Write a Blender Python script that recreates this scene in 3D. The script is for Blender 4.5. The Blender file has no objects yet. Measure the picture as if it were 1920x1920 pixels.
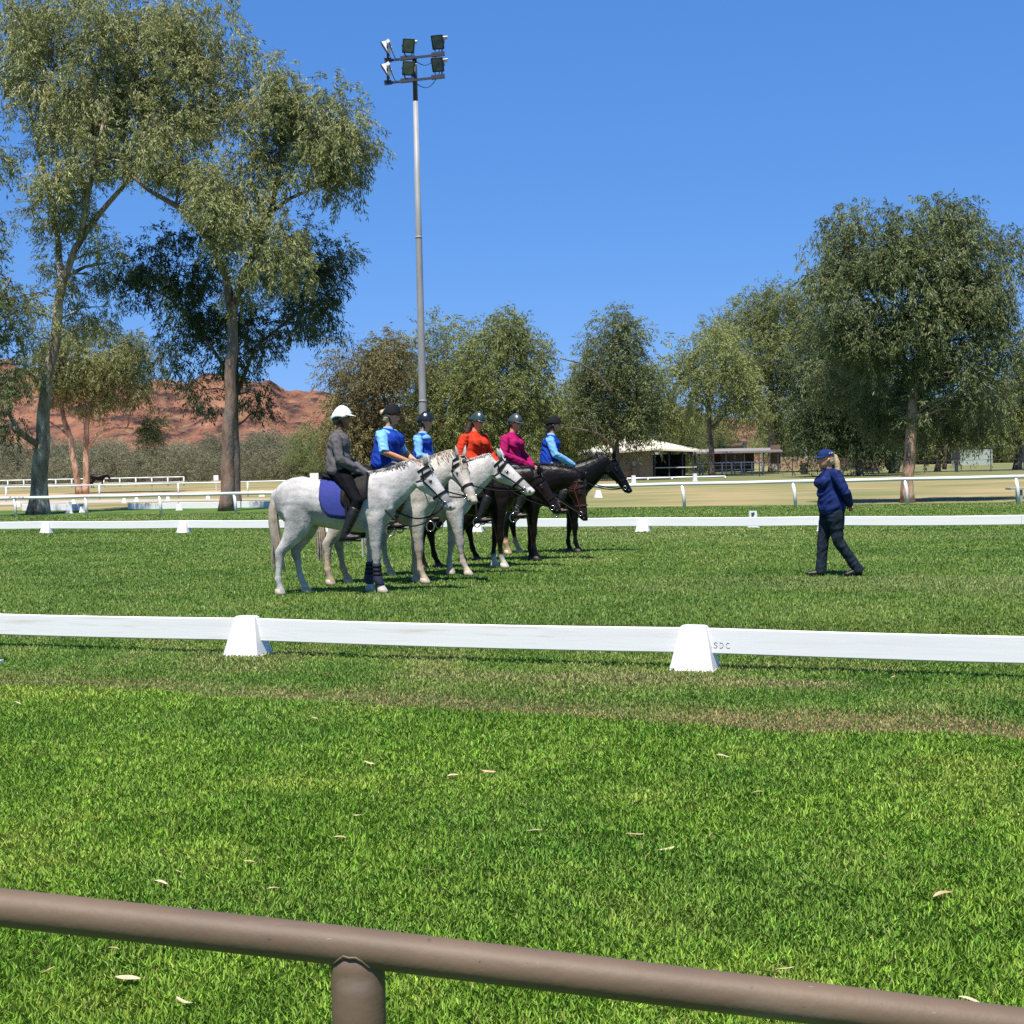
import bpy, bmesh, math, random
import numpy as np
from mathutils import Vector, Matrix, Euler
from mathutils import noise as mnoise
R = math.radians
rnd = random.Random(7)
rng = np.random.default_rng(7)
sc = bpy.context.scene
col = sc.collection

# ------------------------------------------------------------------ camera
CAM_H, F_PX, PITCH, ROLL = 1.6, 2700.0, R(2.08), R(1.25)
_f = Vector((0, math.cos(PITCH), -math.sin(PITCH)))
_u0 = Vector((0, math.sin(PITCH), math.cos(PITCH)))
_r0 = Vector((1, 0, 0))
_u = _u0 * math.cos(ROLL) + _r0 * math.sin(ROLL)
_r = _r0 * math.cos(ROLL) - _u0 * math.sin(ROLL)
CAM = Vector((0, 0, CAM_H))
cd = bpy.data.cameras.new('camera'); cam = bpy.data.objects.new('camera', cd); col.objects.link(cam)
cd.sensor_width = 36; cd.lens = 36 * F_PX / 1920; cd.clip_end = 5000; cd.clip_start = 0.1
m = Matrix((_r, _u, -_f)).transposed().to_4x4(); m.translation = CAM
cam.matrix_world = m
sc.camera = cam

# ------------------------------------------------------------------ sky, sun, exposure
SUN_EL, SHX, SHY = R(66), 0.30, 0.954        # shadows fall away from the camera and a little to the right
w = bpy.data.worlds.new('World'); sc.world = w; w.use_nodes = True
nt = w.node_tree
sky = nt.nodes.new('ShaderNodeTexSky'); sky.sky_type = 'NISHITA'; sky.sun_disc = False
sky.sun_elevation = SUN_EL; sky.sun_rotation = math.atan2(-SHX, -SHY)
sky.altitude = 5000; sky.air_density = 1.0; sky.dust_density = 0.0; sky.ozone_density = 4.0
bg = nt.nodes['Background']; bg.inputs['Strength'].default_value = 0.077
_sp = nt.nodes.new('ShaderNodeSeparateColor'); _cb = nt.nodes.new('ShaderNodeCombineColor')   # deep, even blue of a clear dry day
nt.links.new(sky.outputs[0], _sp.inputs[0])
for _k, (_a, _p) in enumerate(((.84, .70), (1.80, .466), (4.05, .315))):
    _q = nt.nodes.new('ShaderNodeMath'); _q.operation = 'POWER'; _q.inputs[1].default_value = _p; nt.links.new(_sp.outputs[_k], _q.inputs[0])
    _m = nt.nodes.new('ShaderNodeMath'); _m.operation = 'MULTIPLY'; _m.inputs[1].default_value = _a; nt.links.new(_q.outputs[0], _m.inputs[0])
    nt.links.new(_m.outputs[0], _cb.inputs[_k])
nt.links.new(_cb.outputs[0], bg.inputs[0])
sd = bpy.data.lights.new('sun', 'SUN'); so = bpy.data.objects.new('sun', sd); col.objects.link(so)
sd.energy = 5.0; sd.angle = R(0.53); sd.color = (1.0, 0.94, 0.84)
v = Vector((SHX * math.cos(SUN_EL), SHY * math.cos(SUN_EL), -math.sin(SUN_EL)))
so.rotation_euler = v.to_track_quat('-Z', 'Y').to_euler(); so.location = (-20, -20, 60)
sc.view_settings.view_transform = 'Standard'; sc.view_settings.look = 'None'
sc.view_settings.gamma = 1; sc.view_settings.use_curve_mapping = False
sc.view_settings.exposure = 0.72
sc.cycles.use_denoising = False
sc.cycles.max_bounces = 4; sc.cycles.diffuse_bounces = 2; sc.cycles.glossy_bounces = 2; sc.cycles.transmission_bounces = 3

# ------------------------------------------------------------------ helpers
def ray(px, py):
    return _f + _r * ((px - 960) / F_PX) + _u * ((960 - py) / F_PX)
def at(px, py, d):                       # the point d metres ahead seen at that pixel
    q = ray(px, py); return CAM + q * (d / q.y)
def gnd(px, py, z=0.0):                  # the point of the ground seen there
    q = ray(px, py); return CAM + q * ((z - CAM_H) / q.z)
def hor(px): return 862 - math.tan(ROLL) * (px - 960)
def gd(px, d):                           # ground point at image column px and distance d
    p = at(px, hor(px) + CAM_H * F_PX / d, d); return Vector((p.x, d, 0))

def mk_empty(name, loc=(0, 0, 0), rz=0):
    o = bpy.data.objects.new(name, None); col.objects.link(o); o.location = loc; o.rotation_euler = (0, 0, rz)
    o.empty_display_size = .2
    return o
def tag(o, label=None, cat=None, group=None, kind=None):
    if label: o['label'] = label
    if cat: o['category'] = cat
    if group: o['group'] = group
    if kind: o['kind'] = kind
    return o

class MB:
    def __init__(s): s.v = []; s.f = []
    def add(s, vs, fs):
        n = len(s.v); s.v += [tuple(p) for p in vs]; s.f += [tuple(i + n for i in f) for f in fs]; return s
    def box(s, c, d, rz=0, taper=None):
        c = Vector(c); x, y, z = d[0] / 2, d[1] / 2, d[2] / 2
        q = []
        for sz in (-1, 1):
            tx, ty = (taper if (taper and sz > 0) else (1, 1))
            for sx, sy in ((-1, -1), (1, -1), (1, 1), (-1, 1)):
                p = Vector((sx * x * tx, sy * y * ty, sz * z))
                if rz: p.rotate(Euler((0, 0, rz)))
                q.append(p + c)
        return s.add(q, [(3, 2, 1, 0), (4, 5, 6, 7), (0, 1, 5, 4), (1, 2, 6, 5), (2, 3, 7, 6), (3, 0, 4, 7)])
    def beam(s, a, b, wd, ht, up=(0, 0, 1)):       # rectangular bar from a to b
        a, b = Vector(a), Vector(b); t = (b - a).normalized(); up = Vector(up)
        l = t.cross(up).normalized() * (wd / 2); n = l.cross(t).normalized() * (ht / 2)
        q = [a - l - n, a + l - n, a + l + n, a - l + n, b - l - n, b + l - n, b + l + n, b - l + n]
        return s.add(q, [(0, 1, 2, 3), (7, 6, 5, 4), (4, 5, 1, 0), (5, 6, 2, 1), (6, 7, 3, 2), (7, 4, 0, 3)])
    def frames(s, fr, n=12, cap=True):             # fr: (centre, axisA, axisB, a, b)
        vs, fs = [], []
        for c, A, B, a, b in fr:
            for k in range(n):
                t = 2 * math.pi * k / n
                vs.append(Vector(c) + Vector(A) * (a * math.cos(t)) + Vector(B) * (b * math.sin(t)))
        for i in range(len(fr) - 1):
            for k in range(n):
                k2 = (k + 1) % n
                fs.append((i * n + k, i * n + k2, (i + 1) * n + k2, (i + 1) * n + k))
        if cap:
            fs.append(tuple(range(n - 1, -1, -1))); fs.append(tuple((len(fr) - 1) * n + k for k in range(n)))
        return s.add(vs, fs)
    def tube(s, pts, rad, n=8, rb=None, lat=None, cap=True):
        pts = [Vector(p) for p in pts]
        if not hasattr(rad, '__len__'): rad = [rad] * len(pts)
        if rb is None: rb = rad
        elif not hasattr(rb, '__len__'): rb = [rb] * len(pts)
        fr = []; prevB = None
        for i, p in enumerate(pts):
            t = (pts[min(i + 1, len(pts) - 1)] - pts[max(i - 1, 0)])
            t = t.normalized() if t.length > 1e-9 else Vector((0, 0, 1))
            if lat is not None: B = Vector(lat)
            elif prevB is not None: B = prevB
            else: B = Vector((0, 1, 0)) if abs(t.y) < .9 else Vector((1, 0, 0))
            B = (B - t * B.dot(t)).normalized(); prevB = B
            A = B.cross(t)
            fr.append((p, A, B, rad[i], rb[i]))
        return s.frames(fr, n, cap)
    def ball(s, c, r, n=10, mrings=6):
        r = r if hasattr(r, '__len__') else (r, r, r); c = Vector(c)
        fr = []
        for i in range(mrings + 1):
            t = -math.pi / 2 + math.pi * i / mrings; k = max(math.cos(t), .02)
            fr.append((c + Vector((0, 0, r[2] * math.sin(t))), (1, 0, 0), (0, 1, 0), r[0] * k, r[1] * k))
        return s.frames(fr, n)
    def mesh(s, name):
        me = bpy.data.meshes.new(name); me.from_pydata(s.v, [], s.f); me.update(); return me
    def build(s, name, mat, parent=None, smooth=False, off=None):
        me = s.mesh(name)
        if off is not None: me.transform(Matrix.Translation(-Vector(off)))
        me.materials.append(mat)
        if smooth: me.shade_smooth()
        o = bpy.data.objects.new(name, me); col.objects.link(o); o.parent = parent
        return o
    def remesh(s, name, mat, parent=None, vox=.015, smooth=4, off=None, wrinkle=0, wscale=8, seed=0, recalc=True):
        me = s.mesh(name + '_raw')
        bm = bmesh.new(); bm.from_mesh(me); bmesh.ops.recalc_face_normals(bm, faces=bm.faces[:]); bm.to_mesh(me); bm.free()
        t = bpy.data.objects.new('tmp', me); col.objects.link(t)
        md = t.modifiers.new('r', 'REMESH'); md.mode = 'VOXEL'; md.voxel_size = vox; md.use_smooth_shade = True
        if smooth:
            m2 = t.modifiers.new('s', 'SMOOTH'); m2.factor = .5; m2.iterations = smooth
        dg = bpy.context.evaluated_depsgraph_get()
        out = bpy.data.meshes.new_from_object(t.evaluated_get(dg)); out.name = name
        bpy.data.objects.remove(t); bpy.data.meshes.remove(me)
        if wrinkle:
            n = len(out.vertices); co = np.empty(n * 3); out.vertices.foreach_get('co', co); co = co.reshape(-1, 3)
            no = np.empty(n * 3); out.vertices.foreach_get('normal', no); no = no.reshape(-1, 3)
            d = np.array([mnoise.noise(Vector((p[0] * wscale + seed, p[1] * wscale, p[2] * wscale * 1.6 + p[0] * wscale))) for p in co])
            d = 1 - 2 * np.abs(d)
            co += no * (d * wrinkle - wrinkle * .4)[:, None]; out.vertices.foreach_set('co', co.ravel()); out.update()
        if off is not None: out.transform(Matrix.Translation(-Vector(off)))
        out.materials.clear(); out.materials.append(mat); out.shade_smooth()
        o = bpy.data.objects.new(name, out); col.objects.link(o); o.parent = parent
        return o

# ------------------------------------------------------------------ materials
def new_mat(name):
    mt = bpy.data.materials.new(name); mt.use_nodes = True
    return mt, mt.node_tree, mt.node_tree.nodes['Principled BSDF']
def N(nt, typ, **kw):
    n = nt.nodes.new(typ)
    for k, v_ in kw.items(): setattr(n, k, v_)
    return n
def ramp(nt, stops, interp='LINEAR'):
    n = nt.nodes.new('ShaderNodeValToRGB'); e = n.color_ramp; e.interpolation = interp
    while len(e.elements) < len(stops): e.elements.new(.5)
    for el, (p, c) in zip(e.elements, stops): el.position = p; el.color = (*c, 1)
    return n
def mat(name, c1, c2=None, scale=6, rough=.7, bump=0, bscale=None, metal=0, spec=.5, stretch=None, coords='Object', detail=6, lo=.35, hi=.65):
    mt, nt, b = new_mat(name)
    b.inputs['Roughness'].default_value = rough; b.inputs['Metallic'].default_value = metal
    b.inputs['Specular IOR Level'].default_value = spec
    tc = N(nt, 'ShaderNodeTexCoord'); mp = N(nt, 'ShaderNodeMapping'); nt.links.new(tc.outputs[coords], mp.inputs[0])
    if stretch: mp.inputs['Scale'].default_value = stretch
    if c2 is None: c2 = tuple(x * .82 for x in c1)
    nz = N(nt, 'ShaderNodeTexNoise'); nz.inputs['Scale'].default_value = scale; nz.inputs['Detail'].default_value = detail
    nt.links.new(mp.outputs[0], nz.inputs['Vector'])
    rp = ramp(nt, [(lo, c1), (hi, c2)]); nt.links.new(nz.outputs[0], rp.inputs[0]); nt.links.new(rp.outputs[0], b.inputs['Base Color'])
    if bump:
        n2 = N(nt, 'ShaderNodeTexNoise'); n2.inputs['Scale'].default_value = bscale or scale * 4; n2.inputs['Detail'].default_value = 5
        nt.links.new(mp.outputs[0], n2.inputs['Vector'])
        bp = N(nt, 'ShaderNodeBump'); bp.inputs['Strength'].default_value = bump; bp.inputs['Distance'].default_value = .02
        nt.links.new(n2.outputs[0], bp.inputs['Height']); nt.links.new(bp.outputs[0], b.inputs['Normal'])
    return mt
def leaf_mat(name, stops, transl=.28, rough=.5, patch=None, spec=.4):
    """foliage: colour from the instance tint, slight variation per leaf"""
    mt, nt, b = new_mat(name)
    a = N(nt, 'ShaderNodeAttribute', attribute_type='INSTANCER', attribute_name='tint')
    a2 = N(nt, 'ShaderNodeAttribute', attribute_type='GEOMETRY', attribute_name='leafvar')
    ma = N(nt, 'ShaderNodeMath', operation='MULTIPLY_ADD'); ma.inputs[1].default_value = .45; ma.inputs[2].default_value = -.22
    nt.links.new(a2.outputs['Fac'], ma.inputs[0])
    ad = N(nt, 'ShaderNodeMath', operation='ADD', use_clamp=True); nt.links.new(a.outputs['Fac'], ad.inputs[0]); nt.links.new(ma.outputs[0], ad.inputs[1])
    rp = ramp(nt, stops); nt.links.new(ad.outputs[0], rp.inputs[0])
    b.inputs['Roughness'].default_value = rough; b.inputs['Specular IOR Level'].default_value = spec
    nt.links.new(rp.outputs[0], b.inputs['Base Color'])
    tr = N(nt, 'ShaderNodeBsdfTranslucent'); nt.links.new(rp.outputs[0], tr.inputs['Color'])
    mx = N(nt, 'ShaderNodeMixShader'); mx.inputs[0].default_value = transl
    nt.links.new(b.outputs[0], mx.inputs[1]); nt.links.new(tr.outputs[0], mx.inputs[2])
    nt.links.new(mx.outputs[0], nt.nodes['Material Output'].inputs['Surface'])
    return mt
def vcol_mat(name, rough=.6, nscale=9, namt=.25, spec=.4, dapple=0, sheen=0):
    """colour from the mesh's own 'col' attribute, broken up by noise"""
    mt, nt, b = new_mat(name)
    a = N(nt, 'ShaderNodeAttribute', attribute_type='GEOMETRY', attribute_name='col')
    tc = N(nt, 'ShaderNodeTexCoord')
    nz = N(nt, 'ShaderNodeTexNoise'); nz.inputs['Scale'].default_value = nscale; nz.inputs['Detail'].default_value = 6
    nt.links.new(tc.outputs['Object'], nz.inputs['Vector'])
    mr = N(nt, 'ShaderNodeMapRange'); mr.inputs['From Min'].default_value = .3; mr.inputs['From Max'].default_value = .7
    mr.inputs['To Min'].default_value = 1 - namt; mr.inputs['To Max'].default_value = 1 + namt * .4
    nt.links.new(nz.outputs[0], mr.inputs[0])
    mm = N(nt, 'ShaderNodeVectorMath', operation='SCALE'); nt.links.new(a.outputs['Color'], mm.inputs[0]); nt.links.new(mr.outputs[0], mm.inputs['Scale'])
    out = mm.outputs[0]
    if namt > .3:                                # coat: faint unevenness of muscle and hair
        nb_ = N(nt, 'ShaderNodeTexNoise'); nb_.inputs['Scale'].default_value = 9; nb_.inputs['Detail'].default_value = 8; nt.links.new(tc.outputs['Object'], nb_.inputs['Vector'])
        bp = N(nt, 'ShaderNodeBump'); bp.inputs['Strength'].default_value = .5; bp.inputs['Distance'].default_value = .03; nt.links.new(nb_.outputs[0], bp.inputs['Height']); nt.links.new(bp.outputs[0], b.inputs['Normal'])
    if dapple:
        n3 = N(nt, 'ShaderNodeTexNoise'); n3.inputs['Scale'].default_value = 55; n3.inputs['Detail'].default_value = 2
        nt.links.new(tc.outputs['Object'], n3.inputs['Vector'])
        m3 = N(nt, 'ShaderNodeMapRange'); m3.inputs['From Min'].default_value = .56; m3.inputs['From Max'].default_value = .68
        m3.inputs['To Min'].default_value = 1; m3.inputs['To Max'].default_value = 1 - dapple
        nt.links.new(n3.outputs[0], m3.inputs[0])
        m4 = N(nt, 'ShaderNodeVectorMath', operation='SCALE'); nt.links.new(out, m4.inputs[0]); nt.links.new(m3.outputs[0], m4.inputs['Scale']); out = m4.outputs[0]
    nt.links.new(out, b.inputs['Base Color'])
    b.inputs['Roughness'].default_value = rough; b.inputs['Specular IOR Level'].default_value = spec
    return mt
def set_col(o, fn):
    me = o.data; n = len(me.vertices); co = np.empty(n * 3); me.vertices.foreach_get('co', co); co = co.reshape(-1, 3)
    c = np.ones((n, 4)); c[:, :3] = fn(co)
    at_ = me.attributes.new('col', 'FLOAT_COLOR', 'POINT'); at_.data.foreach_set('color', c.ravel())
def sstep(x, a, b):
    t = np.clip((x - a) / (b - a), 0, 1); return t * t * (3 - 2 * t)

# ------------------------------------------------------------------ scatter (leaves, grass)
def scatter(name, pts, rots, scl, tint, var, protos, mt, parent=None, colr=None):
    me = bpy.data.meshes.new(name); n = len(pts)
    me.vertices.add(n); me.vertices.foreach_set('co', np.asarray(pts, dtype=np.float32).ravel())
    for nm, arr, ty, key in (('rot', rots, 'FLOAT_VECTOR', 'vector'), ('scl', scl, 'FLOAT_VECTOR', 'vector'), ('tint', tint, 'FLOAT', 'value'), ('var', var, 'INT', 'value')):
        a = me.attributes.new(nm, ty, 'POINT'); a.data.foreach_set(key, np.asarray(arr, dtype=(np.int32 if ty == 'INT' else np.float32)).ravel())
    if colr is not None:
        a = me.attributes.new('tcol', 'FLOAT_COLOR', 'POINT'); a.data.foreach_set('color', np.concatenate([np.clip(colr, 0, 1), np.ones((n, 1))], 1).astype(np.float32).ravel())
    o = bpy.data.objects.new(name, me); col.objects.link(o); o.parent = parent
    me.materials.append(mt)
    g = bpy.data.node_groups.new(name, 'GeometryNodeTree')
    g.interface.new_socket('Geometry', in_out='INPUT', socket_type='NodeSocketGeometry')
    g.interface.new_socket('Geometry', in_out='OUTPUT', socket_type='NodeSocketGeometry')
    gi = g.nodes.new('NodeGroupInput'); go = g.nodes.new('NodeGroupOutput')
    jn = g.nodes.new('GeometryNodeJoinGeometry'); sm = g.nodes.new('GeometryNodeSetMaterial'); sm.inputs['Material'].default_value = mt
    def na(nm, ty):
        k = g.nodes.new('GeometryNodeInputNamedAttribute'); k.data_type = ty; k.inputs['Name'].default_value = nm; return k.outputs['Attribute']
    rot = na('rot', 'FLOAT_VECTOR'); sl = na('scl', 'FLOAT_VECTOR'); vr = na('var', 'INT')
    e2r = g.nodes.new('FunctionNodeEulerToRotation'); g.links.new(rot, e2r.inputs[0])
    for k, p in enumerate(protos):
        cp = g.nodes.new('FunctionNodeCompare'); cp.data_type = 'INT'; cp.operation = 'EQUAL'
        ins = [s_ for s_ in cp.inputs if s_.type == 'INT']; g.links.new(vr, ins[0]); ins[1].default_value = k
        oi = g.nodes.new('GeometryNodeObjectInfo'); oi.inputs['Object'].default_value = p; oi.inputs['As Instance'].default_value = False
        ip = g.nodes.new('GeometryNodeInstanceOnPoints')
        g.links.new(gi.outputs[0], ip.inputs['Points']); g.links.new(cp.outputs[0], ip.inputs['Selection'])
        g.links.new(oi.outputs['Geometry'], ip.inputs['Instance']); g.links.new(e2r.outputs[0], ip.inputs['Rotation']); g.links.new(sl, ip.inputs['Scale'])
        g.links.new(ip.outputs[0], jn.inputs[0])
    g.links.new(jn.outputs[0], sm.inputs[0]); g.links.new(sm.outputs[0], go.inputs[0])
    md = o.modifiers.new('scatter', 'NODES'); md.node_group = g
    return o
def proto(name, vs, fs, lv):
    me = bpy.data.meshes.new(name); me.from_pydata([tuple(p) for p in vs], [], fs); me.update()
    a = me.attributes.new('leafvar', 'FLOAT', 'POINT'); a.data.foreach_set('value', lv)
    return bpy.data.objects.new(name, me)
# the arena fence lines: direction along the boards and their normal
DIR = Vector((0.9345, -0.356, 0)); NRM = Vector((0.356, 0.9345, 0))
NEAR0 = gnd(465, 1229); FAR0 = gnd(345, 999)
n_near = NEAR0.dot(NRM); n_far = FAR0.dot(NRM)

# ------------------------------------------------------------------ grass colours, laid out in world space
def vnoise(x, y, seed=0):                # smooth value noise, 0..1
    xi, yi = np.floor(x), np.floor(y); fx, fy = x - xi, y - yi; fx = fx * fx * (3 - 2 * fx); fy = fy * fy * (3 - 2 * fy)
    def h(i, j):
        q = np.sin(i * 127.1 + j * 311.7 + seed * 74.7) * 43758.5453; return q - np.floor(q)
    return (h(xi, yi) * (1 - fx) + h(xi + 1, yi) * fx) * (1 - fy) + (h(xi, yi + 1) * (1 - fx) + h(xi + 1, yi + 1) * fx) * fy
def fn(x, y, s, o=4, seed=0):
    t = 0; a = 1; n = 0
    for k in range(o): t = t + a * vnoise(x * s * 2 ** k + 17.3 * k, y * s * 2 ** k - 9.1 * k, seed + k); n += a; a *= .55
    return t / n
def cramp(t, stops):
    xs = [p for p, c in stops]; return np.stack([np.interp(t, xs, [c[k] for p, c in stops]) for k in range(3)], -1)
def lerp(c, d, f): return c + (np.asarray(d) - c) * np.asarray(f)[..., None]
def turf(x, y):
    """colour of the turf at ground positions: green patches, straw strips along the near boards, worn spots"""
    dn = x * NRM.x + y * NRM.y + (fn(x, y, .9, 3, 5) - .5) * .55
    al = x * DIR.x + y * DIR.y
    t = .55 * fn(x, y, .5, 4, 1) + .45 * fn(x, y, 2.4, 4, 2)
    c = cramp(t, [(.30, (.135, .255, .027)), (.46, (.190, .335, .038)), (.60, (.255, .400, .052)), (.72, (.33, .43, .07))])
    c = lerp(c, (.09, .22, .038), sstep(fn(x, y, .8, 4, 41), .50, .70) * .35)
    t2 = .5 * fn(al * .6, dn, .33, 4, 3) + .5 * fn(al * .7, dn, 1.5, 4, 4)
    ci = cramp(t2, [(.30, (.086, .156, .023)), (.46, (.132, .210, .035)), (.60, (.180, .252, .049)), (.74, (.25, .28, .082))])
    c = lerp(c, ci, sstep(dn, n_near - .3, n_near + .5))
    ds = x * .403 + y * .915 + (fn(x, y, 1.3, 4, 5) - .5) * .45      # the mower's edge, not quite parallel to the boards
    ver = sstep(ds, 8.15, 8.40) * (1 - sstep(dn, n_near + .2, n_near + .9))
    cv = cramp(fn(x, y, 1.6, 5, 6), [(.30, (.115, .225, .034)), (.5, (.185, .285, .052)), (.7, (.28, .31, .095))])
    c = lerp(c, cv, ver)
    st = sstep(ds, 8.10, 8.32) * (1 - sstep(ds, 8.52, 8.95)) * (.35 + .65 * sstep(fn(al * .5, ds * 1.8, 1.5, 5, 8), .36, .56))
    c = lerp(c, (.34, .235, .12), st * .85)
    s2 = sstep(dn, n_near - .95, n_near - .7) * (1 - sstep(dn, n_near - .62, n_near - .35)) * sstep(fn(al * .4, dn, .9, 5, 9), .45, .62)
    c = lerp(c, (.38, .30, .16), s2 * .6)
    wp = sstep(fn(al * .35, dn * 1.3, .3, 5, 11), .54, .68) * sstep(dn, n_near, n_near + 1.5)
    c = lerp(c, (.30, .29, .12), wp * .45)
    return c, st
def make_lawn_mat():
    mt, nt, b = new_mat('lawn_turf'); tc = N(nt, 'ShaderNodeTexCoord')
    n1 = N(nt, 'ShaderNodeTexNoise'); n1.inputs['Scale'].default_value = .6; n1.inputs['Detail'].default_value = 8; nt.links.new(tc.outputs['Object'], n1.inputs['Vector'])
    r1 = ramp(nt, [(.32, (.045, .095, .016)), (.5, (.070, .130, .022)), (.68, (.11, .155, .036))]); nt.links.new(n1.outputs[0], r1.inputs[0])
    nt.links.new(r1.outputs[0], b.inputs['Base Color']); b.inputs['Roughness'].default_value = .9; b.inputs['Specular IOR Level'].default_value = .1
    return mt
def make_blade_mat():
    mt, nt, b = new_mat('grass_blade')
    a = N(nt, 'ShaderNodeAttribute', attribute_type='GEOMETRY', attribute_name='tcol')
    nt.links.new(a.outputs['Color'], b.inputs['Base Color']); b.inputs['Roughness'].default_value = .5; b.inputs['Specular IOR Level'].default_value = .3
    tr = N(nt, 'ShaderNodeBsdfTranslucent'); nt.links.new(a.outputs['Color'], tr.inputs['Color'])
    mx = N(nt, 'ShaderNodeMixShader'); mx.inputs[0].default_value = .3
    nt.links.new(b.outputs[0], mx.inputs[1]); nt.links.new(tr.outputs[0], mx.inputs[2]); nt.links.new(mx.outputs[0], nt.nodes['Material Output'].inputs['Surface'])
    return mt
M_LAWN = make_lawn_mat(); M_BLADE = make_blade_mat()
M_DRY = mat('dry_grass', (.30, .235, .12), (.150, .160, .062), scale=.22, rough=.95, bump=.6, bscale=9, spec=.1, coords='Object', stretch=(.8, 1.2, 1), detail=10)
M_SAND = mat('track_sand', (.47, .33, .215), (.38, .25, .15), scale=.5, rough=.95, bump=.2, bscale=12, spec=.1)
M_GREYSAND = mat('grey_sand', (.42, .37, .32), (.33, .29, .24), scale=.5, rough=.95, spec=.1)
M_PADDOCK = mat('paddock_grass', (.10, .135, .045), (.20, .175, .085), scale=.3, rough=.95, bump=.4, bscale=9, spec=.1, stretch=(.4, 1.5, 1))

def sheet(name, pts, z, mt, sub=0):
    mb = MB(); mb.add([(p[0], p[1], z) for p in pts], [tuple(range(len(pts)))])
    o = mb.build(name, mt); tag(o, kind='structure'); return o
sheet('ground', [(-1500, -60), (1500, -60), (1500, 2200), (-1500, 2200)], 0, M_DRY)
def rail_y(x): return 46.1 - .26 * (x + 2.7)      # the running rail's line on the ground
lawn = sheet('lawn', [(-60, -20), (60, -20), (60, rail_y(60) + 1.2), (20, rail_y(20) + 1.5), (2, rail_y(2) + 2.0), (-6, rail_y(-6) + 4.5), (-10, rail_y(-10) + 6.5), (-16, rail_y(-16) + 7), (-60, rail_y(-60) + 7)], .004, M_LAWN)
def band(name, pxd, z, mt):                       # strip between two distances, over columns of the picture
    near = [gd(px, a) for px, a, b in pxd]; far = [gd(px, b) for px, a, b in pxd][::-1]
    return sheet(name, near + far, z, mt)
band('sand_track', [(-900, 86, 103), (0, 83, 98), (340, 81, 95), (640, 78, 92), (900, 76, 88)], .006, M_SAND)
band('sand_path', [(-900, 68, 76), (0, 67, 76), (250, 67, 73.5), (420, 66, 70), (520, 66, 68)], .008, M_GREYSAND)
band('paddock', [(1180, 88, 106), (1320, 84, 130), (1500, 80, 150), (1920, 76, 160), (2600, 70, 160)], .004, M_PADDOCK)

# ------------------------------------------------------------------ hill
def hill():
    prof = [(-900, 700), (-300, 690), (0, 688), (150, 694), (330, 708), (430, 704), (510, 706), (545, 716), (600, 729), (650, 748), (760, 772), (900, 790), (1150, 797), (1300, 786), (1420, 782), (1560, 792), (1800, 800), (2300, 790), (2900, 800)]
    xs = np.linspace(-880, 2880, 420); rid = np.interp(xs, [p[0] for p in prof], [p[1] for p in prof])
    nv = 60; vs, fs = [], []
    for i, px in enumerate(xs):
        d0 = 230.0; d1 = 430.0 + 40 * mnoise.noise(Vector((px * .006, 3, 0)))
        top = at(px, rid[i], d1)
        H = top.z + 6.5 * (mnoise.fractal(Vector((px * .02, 1.5, 0)), 1, 2, 4)) * (.35 if px < 700 else .15)
        for j in range(nv):
            t = j / (nv - 1) * 1.25; d = d0 + (d1 - d0) * t
            p = gd(px, d)
            s_ = min(t, 1); z = H * (s_ ** 1.25) if t <= 1 else H * (1 - (t - 1) * 1.6)
            q = Vector((p.x * .05, p.y * .05, 0))
            z += (2.2 * mnoise.fractal(q, 1, 2, 5) + .9 * abs(mnoise.noise(q * 5))) * min(1, s_ * 2) * (H / 28) - .3
            vs.append((p.x, p.y, z))
    for i in range(len(xs) - 1):
        for j in range(nv - 1):
            a = i * nv + j; fs.append((a, a + nv, a + nv + 1, a + 1))
    mt, nt, b = new_mat('red_rock'); g = N(nt, 'ShaderNodeNewGeometry')
    def noi(s, d=6, st=(1, 1, 1)):
        mp = N(nt, 'ShaderNodeMapping'); mp.inputs['Scale'].default_value = st; nt.links.new(g.outputs['Position'], mp.inputs[0])
        n = N(nt, 'ShaderNodeTexNoise'); n.inputs['Scale'].default_value = s; n.inputs['Detail'].default_value = d; nt.links.new(mp.outputs[0], n.inputs['Vector']); return n.outputs[0]
    r1 = ramp(nt, [(.38, (.050, .030, .027)), (.46, (.160, .074, .048)), (.58, (.240, .110, .066)), (.74, (.32, .165, .10))]); nt.links.new(noi(.16, 10, (1, .5, 1.6)), r1.inputs[0])
    def mixin(fac, lo, hi, colr, prev):
        mr = N(nt, 'ShaderNodeMapRange'); nt.links.new(fac, mr.inputs[0]); mr.inputs[1].default_value = lo; mr.inputs[2].default_value = hi
        mx = N(nt, 'ShaderNodeMix', data_type='RGBA'); nt.links.new(mr.outputs[0], mx.inputs[0]); nt.links.new(prev, mx.inputs[6]); mx.inputs[7].default_value = (*colr, 1); return mx.outputs[2]
    c = mixin(noi(.75, 4, (1, .35, 1)), .60, .66, (.10, .085, .05), r1.outputs[0])
    c = mixin(noi(.42, 3, (1, .4, 1)), .63, .67, (.17, .16, .085), c)
    c = mixin(noi(1.3, 3, (1, .4, 1)), .63, .68, (.07, .042, .04), c)
    nt.links.new(c, b.inputs['Base Color']); b.inputs['Roughness'].default_value = .95; b.inputs['Specular IOR Level'].default_value = .1
    bp = N(nt, 'ShaderNodeBump'); bp.inputs['Strength'].default_value = 1; bp.inputs['Distance'].default_value = 2.0; nt.links.new(noi(.5, 8), bp.inputs['Height']); nt.links.new(bp.outputs[0], b.inputs['Normal'])
    mb = MB(); mb.add(vs, fs); o = mb.build('hill', mt, smooth=False); tag(o, kind='structure')
hill()

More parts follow.
